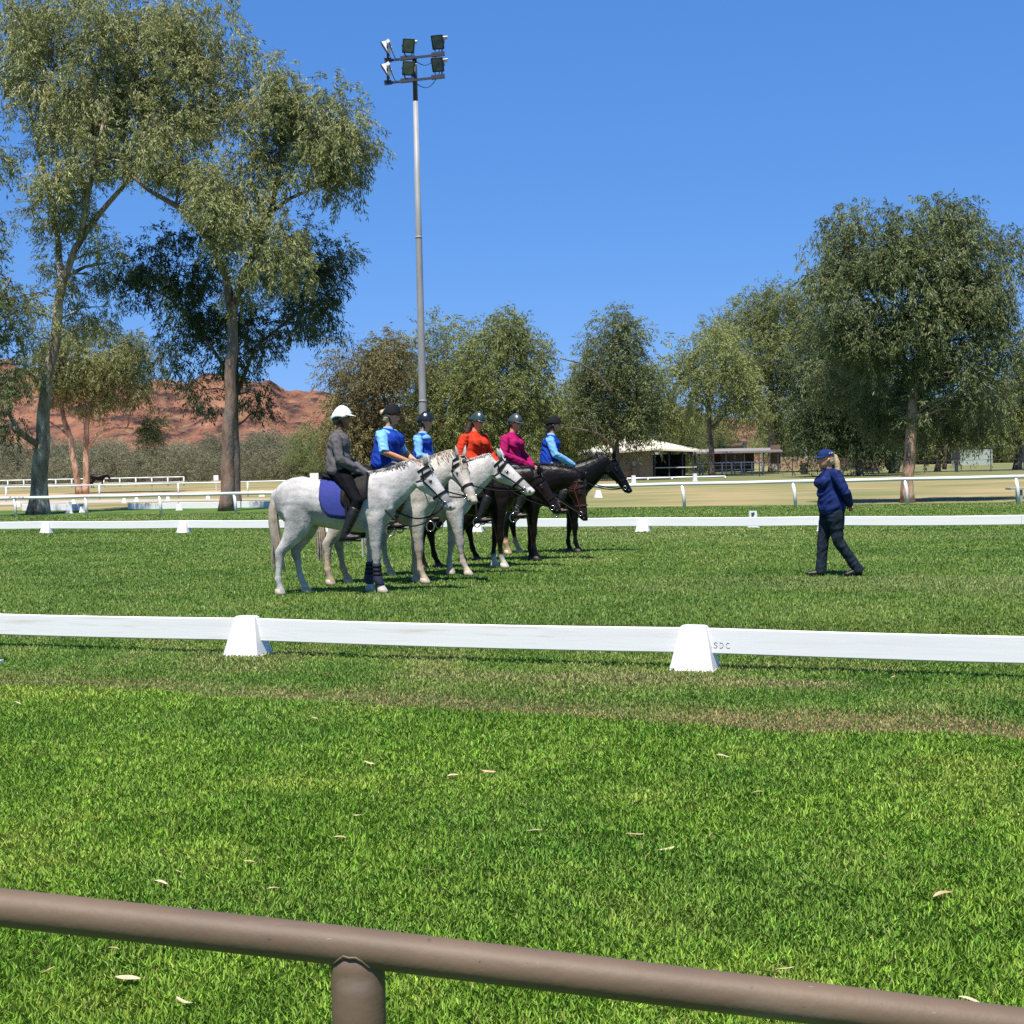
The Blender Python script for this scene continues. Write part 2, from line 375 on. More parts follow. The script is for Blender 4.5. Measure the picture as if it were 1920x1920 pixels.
# ------------------------------------------------------------------ grass
M_WHITE = mat('white_plastic', (.72, .72, .72), (.66, .66, .66), scale=3, rough=.4, bump=.03)
def grass(name, n, d0, d1, power, h, wd, label, fold=True):
    # single blades, denser on the camera's side of the lawn
    u = rng.random(n); d = (d0 ** (1 - power) + u * (d1 ** (1 - power) - d0 ** (1 - power))) ** (1 / (1 - power))
    x = (rng.random(n) * 2 - 1) * (d * .40 + .6)
    keep = d < 46.1 - .26 * (x + 2.7) + 1.0; d, x = d[keep], x[keep]; n = len(d)
    dn = x * NRM.x + d * NRM.y
    colr, st = turf(x, d)
    patch = fn(x, d, 1.4, 3, 21) * 2 - 1; fine = fn(x, d, 9, 2, 31) * 2 - 1; ds = x * .403 + d * .915
    verge = sstep(ds, 8.1, 8.4) * .18
    H = h * (1 - st * .25 - verge) * (1 + .22 * patch + .25 * fine) * rng.uniform(.5, 1.25, n)
    W = wd(d) * rng.uniform(.7, 1.3, n)
    az = rng.uniform(0, 6.283, n); lean = rng.uniform(.03, .85, n)
    dv = np.stack([np.cos(az), np.sin(az), np.zeros(n)], 1); sv = np.stack([-dv[:, 1], dv[:, 0], np.zeros(n)], 1) * (W / 2)[:, None]
    p = np.stack([x, d, np.full(n, .002)], 1); up = np.array([0, 0, 1.0])
    tip = p + dv * (lean * H * .95)[:, None] + up * (H * (1.05 - .35 * lean))[:, None]
    var = rng.random(n); lum = .55 + .9 * var
    colr = colr * (lum * (1 + .25 * fine))[:, None] * (1 + rng.normal(0, .06, (n, 3)))
    dry = rng.random(n) < .012; colr[dry] = np.array([.40, .36, .17]) * rng.uniform(.7, 1.2, (dry.sum(), 1))
    if fold:
        mid = p + dv * (lean * H * .30)[:, None] + up * (H * .58)[:, None]
        vs = np.stack([p, mid + sv, tip, mid - sv], 1).reshape(-1, 3); k = 4
        b4 = np.arange(n)[:, None] * 4; tri = np.stack([b4 + [0, 1, 2], b4 + [0, 2, 3]], 1).reshape(-1)
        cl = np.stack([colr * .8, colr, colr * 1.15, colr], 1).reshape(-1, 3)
    else:
        vs = np.stack([p - sv, p + sv, tip], 1).reshape(-1, 3); k = 3; tri = np.arange(n * 3)
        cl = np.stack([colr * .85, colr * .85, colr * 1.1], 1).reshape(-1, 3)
    me = bpy.data.meshes.new(name); me.vertices.add(len(vs)); me.vertices.foreach_set('co', vs.astype(np.float32).ravel())
    me.loops.add(len(tri)); me.loops.foreach_set('vertex_index', tri.astype(np.int32))
    nf = len(tri) // 3; me.polygons.add(nf); me.polygons.foreach_set('loop_start', (np.arange(nf) * 3).astype(np.int32))
    me.update()
    a = me.attributes.new('tcol', 'FLOAT_COLOR', 'POINT'); a.data.foreach_set('color', np.concatenate([np.clip(cl, 0, 1), np.ones((len(cl), 1))], 1).astype(np.float32).ravel())
    me.materials.append(M_BLADE)
    o = bpy.data.objects.new(name, me); col.objects.link(o)
    tag(o, label, 'grass', kind='stuff'); return o
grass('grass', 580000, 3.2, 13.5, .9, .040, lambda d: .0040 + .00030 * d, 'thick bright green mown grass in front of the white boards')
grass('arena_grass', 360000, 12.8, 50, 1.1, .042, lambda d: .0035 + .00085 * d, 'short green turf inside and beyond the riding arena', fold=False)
# ------------------------------------------------------------------ arena boards, cones and letter markers
M_BOARD = mat('painted_board', (.70, .70, .70), (.62, .61, .59), scale=2.2, rough=.45, bump=.04, stretch=(.35, 3, 5), lo=.55, hi=.85)
def scuffed_board():
    mt = M_BOARD.copy(); mt.name = 'scuffed_board'; nt = mt.node_tree; b = nt.nodes['Principled BSDF']
    prev = b.inputs['Base Color'].links[0].from_socket
    tc = N(nt, 'ShaderNodeTexCoord'); mp = N(nt, 'ShaderNodeMapping'); mp.inputs['Scale'].default_value = (.7, 1, 14); mp.inputs['Rotation'].default_value = (0, R(-3.5), 0); nt.links.new(tc.outputs['Object'], mp.inputs[0])
    nz = N(nt, 'ShaderNodeTexNoise'); nz.inputs['Scale'].default_value = 1.6; nz.inputs['Detail'].default_value = 7; nt.links.new(mp.outputs[0], nz.inputs['Vector'])
    mr = N(nt, 'ShaderNodeMapRange'); mr.inputs[1].default_value = .56; mr.inputs[2].default_value = .68; mr.inputs[4].default_value = .55; nt.links.new(nz.outputs[0], mr.inputs[0])
    mx = N(nt, 'ShaderNodeMix', data_type='RGBA'); nt.links.new(mr.outputs[0], mx.inputs[0]); nt.links.new(prev, mx.inputs[6]); mx.inputs[7].default_value = (.45, .36, .27, 1)
    nt.links.new(mx.outputs[2], b.inputs['Base Color']); return mt
M_BOARD2 = scuffed_board()
M_INK = mat('ink', (.05, .05, .055), rough=.8); M_PEN = mat('pen', (.32, .30, .29), rough=.8)
M_CONE = mat('cone_plastic', (.70, .70, .70), (.64, .64, .64), scale=5, rough=.35)
ANG = math.atan2(DIR.y, DIR.x)
def arena_board(a, b, z0, z1, label, group, mt=None, th=.03):
    a, b = Vector(a), Vector(b); o = mk_board = None
    L = (b - a).length; mb = MB(); n = 8; vs, fs = [], []
    for i in range(n + 1):                        # a long plank, very slightly bowed, rounded edges
        x = L * i / n; sag = -.012 * math.sin(math.pi * i / n)
        for y, z in ((-th / 2, z0 + .008), (-th / 2, z1 - .008), (-th / 2 + .008, z1), (th / 2 - .008, z1), (th / 2, z1 - .008), (th / 2, z0 + .008), (th / 2 - .008, z0), (-th / 2 + .008, z0)):
            vs.append((x, y, z + sag))
    for i in range(n):
        for k in range(8): fs.append((i * 8 + k, (i + 1) * 8 + k, (i + 1) * 8 + (k + 1) % 8, i * 8 + (k + 1) % 8))
    fs += [tuple(range(8)), tuple(n * 8 + k for k in range(7, -1, -1))]
    mb.add(vs, fs); o = mb.build('arena_board', mt or M_BOARD)
    o.location = a; o.rotation_euler = (0, 0, math.atan2(b.y - a.y, b.x - a.x))
    return tag(o, label, 'board', group)
CONE_ME = None
def arena_cone(p, label, group, s=1.0, rz=None):
    global CONE_ME
    if CONE_ME is None:
        mb = MB(); sec = [(0, .178, .16), (.015, .178, .16), (.018, .165, .145), (.325, .098, .062), (.335, .085, .050)]
        vs, fs = [], []
        for z, x, y in sec:
            c = .022
            vs += [(-x + c, -y, z), (x - c, -y, z), (x, -y + c, z), (x, y - c, z), (x - c, y, z), (-x + c, y, z), (-x, y - c, z), (-x, -y + c, z)]
        for i in range(len(sec) - 1):
            for k in range(8): fs.append((i * 8 + k, i * 8 + (k + 1) % 8, (i + 1) * 8 + (k + 1) % 8, (i + 1) * 8 + k))
        fs += [tuple(range(7, -1, -1)), tuple(32 + k for k in range(8))]
        mb.add(vs, fs); CONE_ME = mb.mesh('arena_cone'); CONE_ME.materials.append(M_CONE)
    o = bpy.data.objects.new('arena_cone', CONE_ME); col.objects.link(o); o.location = p; o.rotation_euler = (0, 0, ANG if rz is None else rz); o.scale = (s, s, s)
    return tag(o, label, 'cone', group)
step = 3.845
near = [NEAR0 + DIR * (step * k) for k in range(-2, 4)]
gN = 'boards along the near side of the arena'; gC = 'cones holding the near boards'
bl = {-2: None, -1: 'long white board at the left edge of the near row, scuffed', 0: 'long white board between the two near white cones', 1: 'long white board at the right of the near row, handwritten letters on it'}
for k in (-1, 0, 1):
    i = k + 2; a, b = near[i] + DIR * .035, near[i + 1] - DIR * .035
    o = arena_board(a, b, .128, .318, bl[k], gN, M_BOARD2 if k < 1 else M_BOARD)
    if k == 1:                                    # letters written in pen, the first one half behind the cone
        mb = MB(); u = .042; x0, zb = .060, .172
        strokes = [[(0, 0), (.45, 1), (.9, 0)], [(.2, .4), (.7, .4)],
                   [(2.0, .9), (1.6, 1), (1.3, .8), (1.6, .55), (1.95, .35), (1.7, .02), (1.25, .1)],
                   [(2.4, 0), (2.4, 1), (2.9, .85), (3.05, .45), (2.8, .08), (2.4, 0)],
                   [(4.1, .85), (3.8, 1), (3.5, .6), (3.55, .2), (3.85, 0), (4.15, .12)]]
        for s_ in strokes:
            for (xa, za), (xb, zb2) in zip(s_, s_[1:]):
                mb.beam((x0 + xa * u, -.0165, zb + za * u), (x0 + xb * u, -.0165, zb + zb2 * u), .002, .0035, up=(0, -1, .2))
        mb.build('handwriting', M_PEN, o)
arena_cone(near[2], 'left white plastic cone of the near board row', gC)
arena_cone(near[3], 'right white plastic cone of the near board row', gC)
arena_cone(near[4], 'white cone past the right end of the near boards', gC)
arena_cone(near[1], 'white cone past the left end of the near boards', gC)
far = {}
for k, lab in ((-2, 'white cone at the far left of the distant board row'), (-1, 'second white cone from the left of the far row'), (0, 'third white cone of the far row, left of the grey horse'), (1, 'white cone of the far row behind the grey horse belly'), (2, 'white cone of the far row behind the dark horses legs'), (3, 'white cone of the far row between horses and the instructor'), (4, 'white cone of the far row behind the instructor legs')):
    far[k] = FAR0 + DIR * (step * k); 
    if k > -2: arena_cone(far[k], lab, 'cones holding the far boards', .9)
far[-1] = FAR0 - DIR * 4.05; 
for o in list(col.objects):
    if o.get('label', '').startswith('second white cone'): o.location = far[-1]
far[-2] = far[-1] - DIR * step
pts = [far[-2], far[-1], far[0], far[1], far[2], far[3], far[4], far[4] + DIR * 3.8, far[4] + DIR * 7.6, far[4] + DIR * 11.4]
names = ['leftmost board of the far white row', 'second board from the left in the far white row', 'far white board just left of the grey horse hindquarters', 'far white board behind the grey horse', 'far white board behind the dark horses', 'far white board with the letter marker, left of the instructor', 'far white board right behind the instructor', 'second board from the right edge in the far white row', 'board of the far white row cut off by the right edge']
for i, lb in enumerate(names): arena_board(pts[i] + DIR * (.035 if i < 7 else .002), pts[i + 1] - DIR * (.035 if i < 6 else .002), .118, .305, lb, 'boards along the far side of the arena')
def letter_marker(p, letter, label, group, rz=0, s=1.0):
    t = mk_empty('letter_marker', p, rz); t.scale = (s, s, s)
    mb = MB(); mb.box((0, 0, .02), (.34, .26, .04)); mb.box((0, 0, .27), (.26, .20, .46), taper=(.82, .7)); mb.build('body', M_CONE, t)
    mb = MB(); x0, z0, u = -.05, .34, .055
    for (xa, za, xb, zb) in {'F': ((0, 0, 0, 2), (0, 2, 1.5, 2), (0, 1.1, 1.1, 1.1)), '': ()}[letter]:
        mb.beam((x0 + xa * u, -.112 + (z0 + za * u) * .045, z0 + za * u - .01), (x0 + xb * u, -.112 + (z0 + zb * u) * .045, z0 + zb * u + .01), .02, .03, up=(0, -1, 0))
    if letter: mb.build('letter', M_INK, t)
    return tag(t, label, 'marker', group)
pm = gnd(1412, 990); letter_marker(pm, 'F', 'white arena letter marker with a black letter behind the far boards', 'arena letter markers', 0, .74)
pm = gnd(-44, 1249); letter_marker(pm, '', 'white marker block at the left edge in front of the near boards', 'arena letter markers', ANG)

# ------------------------------------------------------------------ foreground pipe railing
M_PIPE = mat('brown_painted_steel', (.130, .088, .055), (.100, .068, .045), scale=5, rough=.6, bump=.06, bscale=70, spec=.4, stretch=(1, 1, 1))
def pipe_wear():
    nt = M_PIPE.node_tree; bs = nt.nodes['Principled BSDF']; prev = bs.inputs['Base Color'].links[0].from_socket; tc = N(nt, 'ShaderNodeTexCoord')
    for scl, st, lo, hi, amt, c in ((60, (1, 1, 1), .69, .73, .7, (.035, .025, .02)), (14, (.15, 1, 1), .60, .75, .45, (.24, .20, .17)), (110, (.2, 1, 1), .70, .74, .6, (.30, .26, .22))):
        mp = N(nt, 'ShaderNodeMapping'); mp.inputs['Scale'].default_value = st; nt.links.new(tc.outputs['Object'], mp.inputs[0])
        nz = N(nt, 'ShaderNodeTexNoise'); nz.inputs['Scale'].default_value = scl; nz.inputs['Detail'].default_value = 4; nt.links.new(mp.outputs[0], nz.inputs['Vector'])
        mr = N(nt, 'ShaderNodeMapRange'); mr.inputs[1].default_value = lo; mr.inputs[2].default_value = hi; mr.inputs[4].default_value = amt; nt.links.new(nz.outputs[0], mr.inputs[0])
        mx = N(nt, 'ShaderNodeMix', data_type='RGBA'); nt.links.new(mr.outputs[0], mx.inputs[0]); nt.links.new(prev, mx.inputs[6]); mx.inputs[7].default_value = (*c, 1); prev = mx.outputs[2]
    nt.links.new(prev, bs.inputs['Base Color'])
pipe_wear()
def railing():
    dR = lambda px: 2.05 + (px - 960) * -.00004
    z_top = None
    c0 = at(-250, 1673, 2.12); c1 = at(670, 1776, 2.02); c2 = at(2150, 1958, 1.86)
    r = .0275
    t = mk_empty('pipe_railing', (c1.x, c1.y, 0)); off = t.location
    mb = MB(); pts = [c0.lerp(c1, i / 12) for i in range(12)] + [c1.lerp(c2, i / 16) for i in range(17)]
    mb.tube(pts, r, 28); mb.build('rail', M_PIPE, t, smooth=True, off=off)
    mb = MB(); mb.frames([((c1.x, c1.y, z), (1, 0, 0), (0, 1, 0), .0385, y_) for z, y_ in ((0, .0385), (c1.z - .12, .0385), (c1.z - .06, .034), (c1.z - .03, .0265), (c1.z + .004, .0255))], 36)
    mb.build('post', M_PIPE, t, smooth=True, off=off)
    mb = MB(); k = 28; ring = []
    ax = (c2 - c0).normalized(); lt = Vector((-ax.y, ax.x, 0)).normalized()
    for i in range(k + 1):                        # weld bead where the post meets the rail
        a = 2 * math.pi * i / k; q = Vector((c1.x + math.cos(a) * .0392, c1.y + math.sin(a) * .0272, 0))
        s_ = (q - c1).dot(lt); h = math.sqrt(max(r * r - min(abs(s_), r * .98) ** 2, 0)); s2 = (q - c1).dot(Vector((ax.x, ax.y, 0)).normalized())
        q.z = c1.z - h * .98 + s2 * (ax.z / math.hypot(ax.x, ax.y)); q.z += .0015 * math.sin(i * 2.1); ring.append(q)
    mb.tube(ring, .0020, 8, cap=False); mb.build('weld_bead', M_PIPE, t, smooth=True, off=off)
    tag(t, 'brown painted steel pipe railing across the bottom foreground', 'railing')
railing()

# ------------------------------------------------------------------ running rails and field rails
M_RAIL = mat('white_rail', (.72, .72, .70), (.64, .64, .62), scale=1.5, rough=.4)
def rail_x(px): 
    k = (px - 960) / F_PX; d = (46.1 - .26 * 2.7) / (1 + .26 * k); return Vector((k * d, d, 0))
def running_rail():
    ps = [-110, 30, 163, 302, 442, 580, 720, 870, 1075, 1282, 1490, 1700, 1908, 2120]
    root = mk_empty('running_rail', rail_x(960)); off = root.location
    def P(px):
        q = gd(px, 40); d = rail_x(px).y; q = gd(px, d); return q
    H = lambda px: .62 + .13 * (px - 30) / 1700
    for px in ps:
        p = P(px); mb = MB(); h = H(px)
        mb.tube([p + Vector((.02, -.05, 0)), p + Vector((0, -.03, h * .6)), p + Vector((-.04, .02, h))], [.052, .05, .05], 10); mb.build('post', M_RAIL, root, True, off)
    pts = [P(px) + Vector((-.04, .02, H(px) + .03)) for px in ps]
    for a, b in zip(pts, pts[1:]):
        mb = MB(); mb.tube([a, a.lerp(b, .5) + Vector((0, 0, -.008)), b], .055, 12, rb=.062, lat=(0, 1, 0)); mb.build('rail', M_RAIL, root, True, off)
    tag(root, 'white running rail on slanted posts crossing behind the arena', 'fence')
running_rail()
def field_rail(name, label, stops, h, r, lower=False):
    a = [gd(px, d) for px, d in stops]; root = mk_empty(name, a[0]); off = root.location
    for p in a:
        mb = MB(); mb.tube([p, p + Vector((0, 0, h))], r * 1.25, 8); mb.build('post', M_RAIL, root, True, off)
    for p, q in zip(a, a[1:]):
        mb = MB(); mb.tube([p + Vector((0, 0, h)), q + Vector((0, 0, h))], r * 1.1, 8); mb.build('rail', M_RAIL, root, True, off)
        if lower: mb = MB(); mb.tube([p + Vector((0, 0, h * .45)), q + Vector((0, 0, h * .45))], r * .6, 6); mb.build('rail', M_RAIL, root, True, off)
    tag(root, label, 'fence')
field_rail('field_rail', 'thin white rail in the middle of the field at left', [(px, 74.3) for px in (-120, 12, 187, 335, 465, 600, 740)], .76, .035)
field_rail('track_rail', 'low white double rail along the far side of the sand track', [(px, 122 + (px - 345) * -.01) for px in range(-75, 350, 30)], .75, .05, True)
field_rail('arena_rail', 'distant white rail near the shed on the right', [(1175, 97), (1215, 97), (1260, 97), (1305, 97), (1360, 97)], .16, .06)
# low boards of a second arena in the shade of the gum trees
def shade_board(pa, pb, lab):
    a = rail_x(pa) + Vector((0, 5.6, 0)); b = rail_x(pb) + Vector((0, 5.6, 0)); arena_board(a, b, .03, .27, lab, 'low boards in the shade of the gum trees')
shade_board(-60, 66, 'low shaded board left of the leftmost thick trunk'); shade_board(158, 262, 'low shaded board beside the small cone behind the running rail'); shade_board(264, 392, 'low shaded board left of the reddish-brown gum trunk'); shade_board(394, 520, 'low shaded board behind the grey horse tail')
gS = 'small white markers scattered on the field at left'
for px, py, s_, lab in ((233, 943, .8, 'small white cone on the dry field, left of a pair'), (256, 941, .8, 'small white cone on the dry field, right of a pair'), (315, 939, .8, 'small white cone on the field near the middle rail'), (138, 947, .9, 'small white cone behind the twin trunked tree'), (154, 961, .8, 'small white cone just behind the running rail'), (336, 957, .9, 'white cone between the shaded boards'), (390, 936, .8, 'small white cone left of the reddish-brown trunk'), (491, 931, 1.1, 'white cone on the field above the grey horse rump'), (34, 950, .9, 'small white cone near the left edge of the field'), (1122, 933, 1.1, 'white cone seen under the black horse chin')):
    arena_cone(gnd(px, py), lab, gS, s_ * .8, .3)
letter_marker(gnd(130, 963), '', 'tall white marker block beside the small cone at left', 'arena letter markers', .2, .85)
letter_marker(gnd(1303, 903), '', 'tiny white marker block in front of the distant shed', 'arena letter markers', .2, 1.0)
letter_marker(gnd(1188, 907), '', 'tiny white marker block beside the black horse nose', 'arena letter markers', .2, 1.0)
M_GREY = mat('grey_box', (.55, .55, .53), rough=.6)
def post_box(px, d, y0, y1, wpx, label):
    p = gd(px, d); k = d / F_PX; z1 = at(px, y0, d).z; z0 = at(px, y1, d).z; t = mk_empty('sign_post', p)
    mb = MB(); mb.tube([(0, 0, 0), (0, 0, z0 + .02)], .05, 8); mb.build('post', M_GREY, t)
    mb = MB(); mb.box((0, 0, (z0 + z1) / 2), (wpx * k, .14, z1 - z0)); mb.build('panel', M_RAIL, t); tag(t, label, 'sign')
post_box(406, 92, 891, 901, 9, 'small pale box on a post left of the reddish-brown trunk')
post_box(590, 88, 887, 900, 16, 'small white board on a post above the grey horse rump')

# ------------------------------------------------------------------ floodlight mast
M_GALV = mat('galvanised_steel', (.30, .305, .31), (.23, .235, .245), scale=3, rough=.6, metal=.1, stretch=(1, 1, .3))
M_DARKSTEEL = mat('dark_steel', (.035, .04, .06), rough=.5)
M_GLASS = mat('lamp_glass', (.20, .22, .20), (.09, .11, .10), scale=3, rough=.12, spec=.8)
M_LAMPBOX = mat('lamp_white', (.78, .78, .78), rough=.5)
M_CABLE = mat('black_cable', (.015, .015, .02), rough=.6)
def mast():
    D = 60.0; base = gd(797, D); root = mk_empty('floodlight_mast', base); off = base
    Z = lambda py: at(780, py, D).z; k = D / F_PX
    mb = MB(); zt = Z(190)
    mb.tube([(0, 0, 0), (0, 0, Z(765)), (0, 0, Z(450)), (0, 0, zt)], [.168, .155, .133, .105], 20); mb.build('pole', M_GALV, root, True)
    for py, r in ((752, .166), (445, .142)):
        mb = MB(); mb.tube([(0, 0, Z(py) - .04), (0, 0, Z(py) + .04)], r, 20); mb.build('collar', M_GALV, root, True)
    mb = MB(); mb.tube([(0, 0, zt - .02), (0, 0, Z(106))], [.10, .095], 14); mb.build('shaded_pole_top', M_DARKSTEEL, root, True)  # shadow on the top of the pole, put in as a dark material
    def X(px, py): return at(px, py, D) - base
    for (ya, yb) in ((116, 103), (158, 145)):
        a, b = X(721, ya), X(834, yb); a.y, b.y = -.12, -.12
        mb = MB(); mb.beam(a, b, .07, .09); arm = mb.build('crossarm', M_DARKSTEEL, root)
        for f0, f1 in ((0, .12), (.27, .50), (.78, 1)):
            mb = MB(); mb.beam(a.lerp(b, f0) + Vector((0, 0, .02)), a.lerp(b, f1) + Vector((0, 0, .02)), .16, .16); mb.build('mounting_plate', M_DARKSTEEL, arm)
        for i, (fx, yaw, tilt) in enumerate(((.06, R(-92), R(32)), (.40, R(14), R(30)), (.90, R(-14), R(26)))):
            c = a.lerp(b, fx) + Vector((.0, -.05, .52)); w_, h_ = .47, .54
            # local frame: -Y is the lamp's face
            rot = Matrix.Rotation(yaw, 4, 'Z') @ Matrix.Rotation(tilt, 4, 'X'); mw = Matrix.Translation(c) @ rot
            fl = mk_empty('floodlight'); fl.parent = root; fl.matrix_local = mw
            mb = MB(); vs = [(-w_ / 2, -.10, -h_ / 2), (w_ / 2, -.10, -h_ / 2), (w_ / 2, -.10, h_ / 2), (-w_ / 2, -.10, h_ / 2), (-w_ * .3, .16, -h_ * .22), (w_ * .3, .16, -h_ * .22), (w_ * .3, .16, h_ * .36), (-w_ * .3, .16, h_ * .36)]
            mb.add(vs, [(0, 1, 2, 3), (7, 6, 5, 4), (4, 5, 1, 0), (5, 6, 2, 1), (6, 7, 3, 2), (7, 4, 0, 3)]); mb.build('housing', M_LAMPBOX if i == 0 else M_DARKSTEEL, fl)
            mb = MB(); q = .03
            for xa, za, xb, zb in ((-1, -1, 1, -1), (1, -1, 1, 1), (1, 1, -1, 1), (-1, 1, -1, -1)):
                mb.beam((xa * w_ / 2, -.115, za * h_ / 2), (xb * w_ / 2, -.115, zb * h_ / 2), .035, .05, up=(0, 1, 0))
            mb.build('bezel', M_DARKSTEEL, fl)
            mb = MB(); mb.box((0, -.108, 0), (w_ - .05, .012, h_ - .05)); mb.build('glass', M_GLASS, fl)
            mb = MB(); mb.box((w_ * .55, .14, h_ * .18), (.26, .14, .13)); mb.build('ballast', M_LAMPBOX, fl)
            mb = MB(); arm_h = .52
            inv = mw.inverted()
            foot = inv @ (a.lerp(b, fx) + Vector((0, -.02, .06)))
            for sx in (-1, 1): mb.beam((sx * w_ * .53, .02, 0), foot + Vector((sx * .12, 0, 0)), .03, .05)
            mb.build('bracket', M_DARKSTEEL, fl)
            s0 = mw @ Vector((w_ * .5, .16, h_ * .1)); s1 = Vector((.03, .0, a.lerp(b, .5).z - .1)) if i else a.lerp(b, .28)
            mb = MB(); pts = []
            for j in range(13):
                f = j / 12; p = s0.lerp(s1, f); p.z -= (.55 if i == 2 else .3) * math.sin(math.pi * f) ** 1.0; pts.append(p)
            mb.tube(pts, .016, 6); mb.build('cable', M_CABLE, root, True)
    tag(root, 'tall grey floodlight mast with six square lamps on two arms', 'light pole')
mast()
# ------------------------------------------------------------------ trees
def bark(name, c1, c2, c3):
    mt, nt, b = new_mat(name); tc = N(nt, 'ShaderNodeTexCoord'); mp = N(nt, 'ShaderNodeMapping'); mp.inputs['Scale'].default_value = (1.6, 1.6, .45); nt.links.new(tc.outputs['Object'], mp.inputs[0])
    nz = N(nt, 'ShaderNodeTexNoise'); nz.inputs['Scale'].default_value = 2.2; nz.inputs['Detail'].default_value = 8; nt.links.new(mp.outputs[0], nz.inputs['Vector'])
    r = ramp(nt, [(.36, c1), (.5, c2), (.62, c3)]); nt.links.new(nz.outputs[0], r.inputs[0]); nt.links.new(r.outputs[0], b.inputs['Base Color']); b.inputs['Roughness'].default_value = .85
    bp = N(nt, 'ShaderNodeBump'); bp.inputs['Strength'].default_value = .7; bp.inputs['Distance'].default_value = .06
    n2 = N(nt, 'ShaderNodeTexNoise'); n2.inputs['Scale'].default_value = 9; n2.inputs['Detail'].default_value = 6; nt.links.new(mp.outputs[0], n2.inputs['Vector']); nt.links.new(n2.outputs[0], bp.inputs['Height']); nt.links.new(bp.outputs[0], b.inputs['Normal'])
    return mt
B_RED = bark('bark_reddish', (.12, .068, .045), (.20, .135, .10), (.13, .105, .088))
B_PALE = bark('bark_pale', (.13, .095, .065), (.29, .22, .15), (.55, .45, .33))
B_DARK = bark('bark_dark', (.075, .058, .045), (.14, .105, .08), (.20, .16, .125))
B_ORANGE = bark('bark_orange', (.16, .10, .07), (.40, .24, .15), (.50, .33, .22))
L_GUM = leaf_mat('gum_leaf', [(0, (0.092, 0.106, 0.035)), (.4, (0.183, 0.205, 0.067)), (.75, (0.302, 0.317, 0.122)), (1, (0.426, 0.401, 0.174))])
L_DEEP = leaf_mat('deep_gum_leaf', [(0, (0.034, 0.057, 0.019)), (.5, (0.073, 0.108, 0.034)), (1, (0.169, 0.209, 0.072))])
L_GREYGREEN = leaf_mat('greygreen_leaf', [(0, (0.074, 0.095, 0.034)), (.5, (0.139, 0.169, 0.061)), (1, (0.284, 0.310, 0.124))])
L_OLIVE = leaf_mat('olive_leaf', [(0, (0.097, 0.114, 0.036)), (.5, (0.185, 0.217, 0.067)), (1, (0.308, 0.339, 0.112))])
L_BROWN = leaf_mat('brown_leaf', [(0, (0.066, 0.058, 0.027)), (.5, (0.150, 0.132, 0.051)), (1, (0.258, 0.228, 0.091))])
L_YELLOW = leaf_mat('yellowish_leaf', [(0, (0.104, 0.127, 0.038)), (.5, (0.221, 0.254, 0.073)), (1, (0.373, 0.385, 0.124))])
L_SCRUB = leaf_mat('scrub_leaf', [(0, (.105, .105, .060)), (.5, (.19, .185, .105)), (1, (.29, .27, .16))])
def clump(seed, ns, nl, rad, ll, lw, droop):
    """a clump of hanging leafy twigs about the origin, tips hanging down"""
    r = random.Random(seed); vs, fs, lv = [], [], []
    for s_ in range(ns):
        while True:
            o = Vector((r.uniform(-1, 1), r.uniform(-1, 1), r.uniform(-.8, 1)))
            if .25 < o.length < 1: break
        o *= rad
        ax = (o.normalized() * .8 + Vector((r.uniform(-.5, .5), r.uniform(-.5, .5), -droop + r.uniform(-.3, .5)))).normalized()
        base = r.random(); ln = r.uniform(.5, 1.0)
        for i in range(nl):
            t = (i + r.random()) / nl * rad * ln
            p = o + ax * t + Vector((r.uniform(-1, 1), r.uniform(-1, 1), r.uniform(-1, 1))) * .06 * rad * 2 + Vector((0, 0, -t * t * .5 / rad))
            d = (Vector((r.uniform(-1, 1), r.uniform(-1, 1), r.uniform(-1, .5))) + Vector((0, 0, -droop)) + ax * .5).normalized()
            sd_ = d.cross(Vector((r.uniform(-1, 1), r.uniform(-1, 1), r.uniform(-1, 1)))).normalized(); nm = d.cross(sd_)
            L = ll * r.uniform(.7, 1.3); W = lw * r.uniform(.75, 1.3); b = len(vs)
            vs += [p, p + d * L * .42 + sd_ * W / 2 + nm * L * .05, p + d * L, p + d * L * .42 - sd_ * W / 2 + nm * L * .05]
            fs += [(b, b + 1, b + 2), (b, b + 2, b + 3)]; q = min(1, max(0, base * .6 + r.random() * .4)); lv += [q] * 4
    return proto('clump', vs, fs, lv)
CL_NEAR = [clump(i, 27, 18, .5, .145, .034, .5) for i in range(6)]
CL_FAR = [clump(i + 30, 26, 20, 1.0, .22, .058, .35) for i in range(5)]
CL_FINE = [clump(i + 60, 34, 15, .8, .13, .05, .1) for i in range(4)]
def seg_dist(P, a, b):
    ab = b - a; t = max(0, min(1, (P - a).dot(ab) / max(ab.length_squared, 1e-9))); return (P - (a + ab * t)).length, t
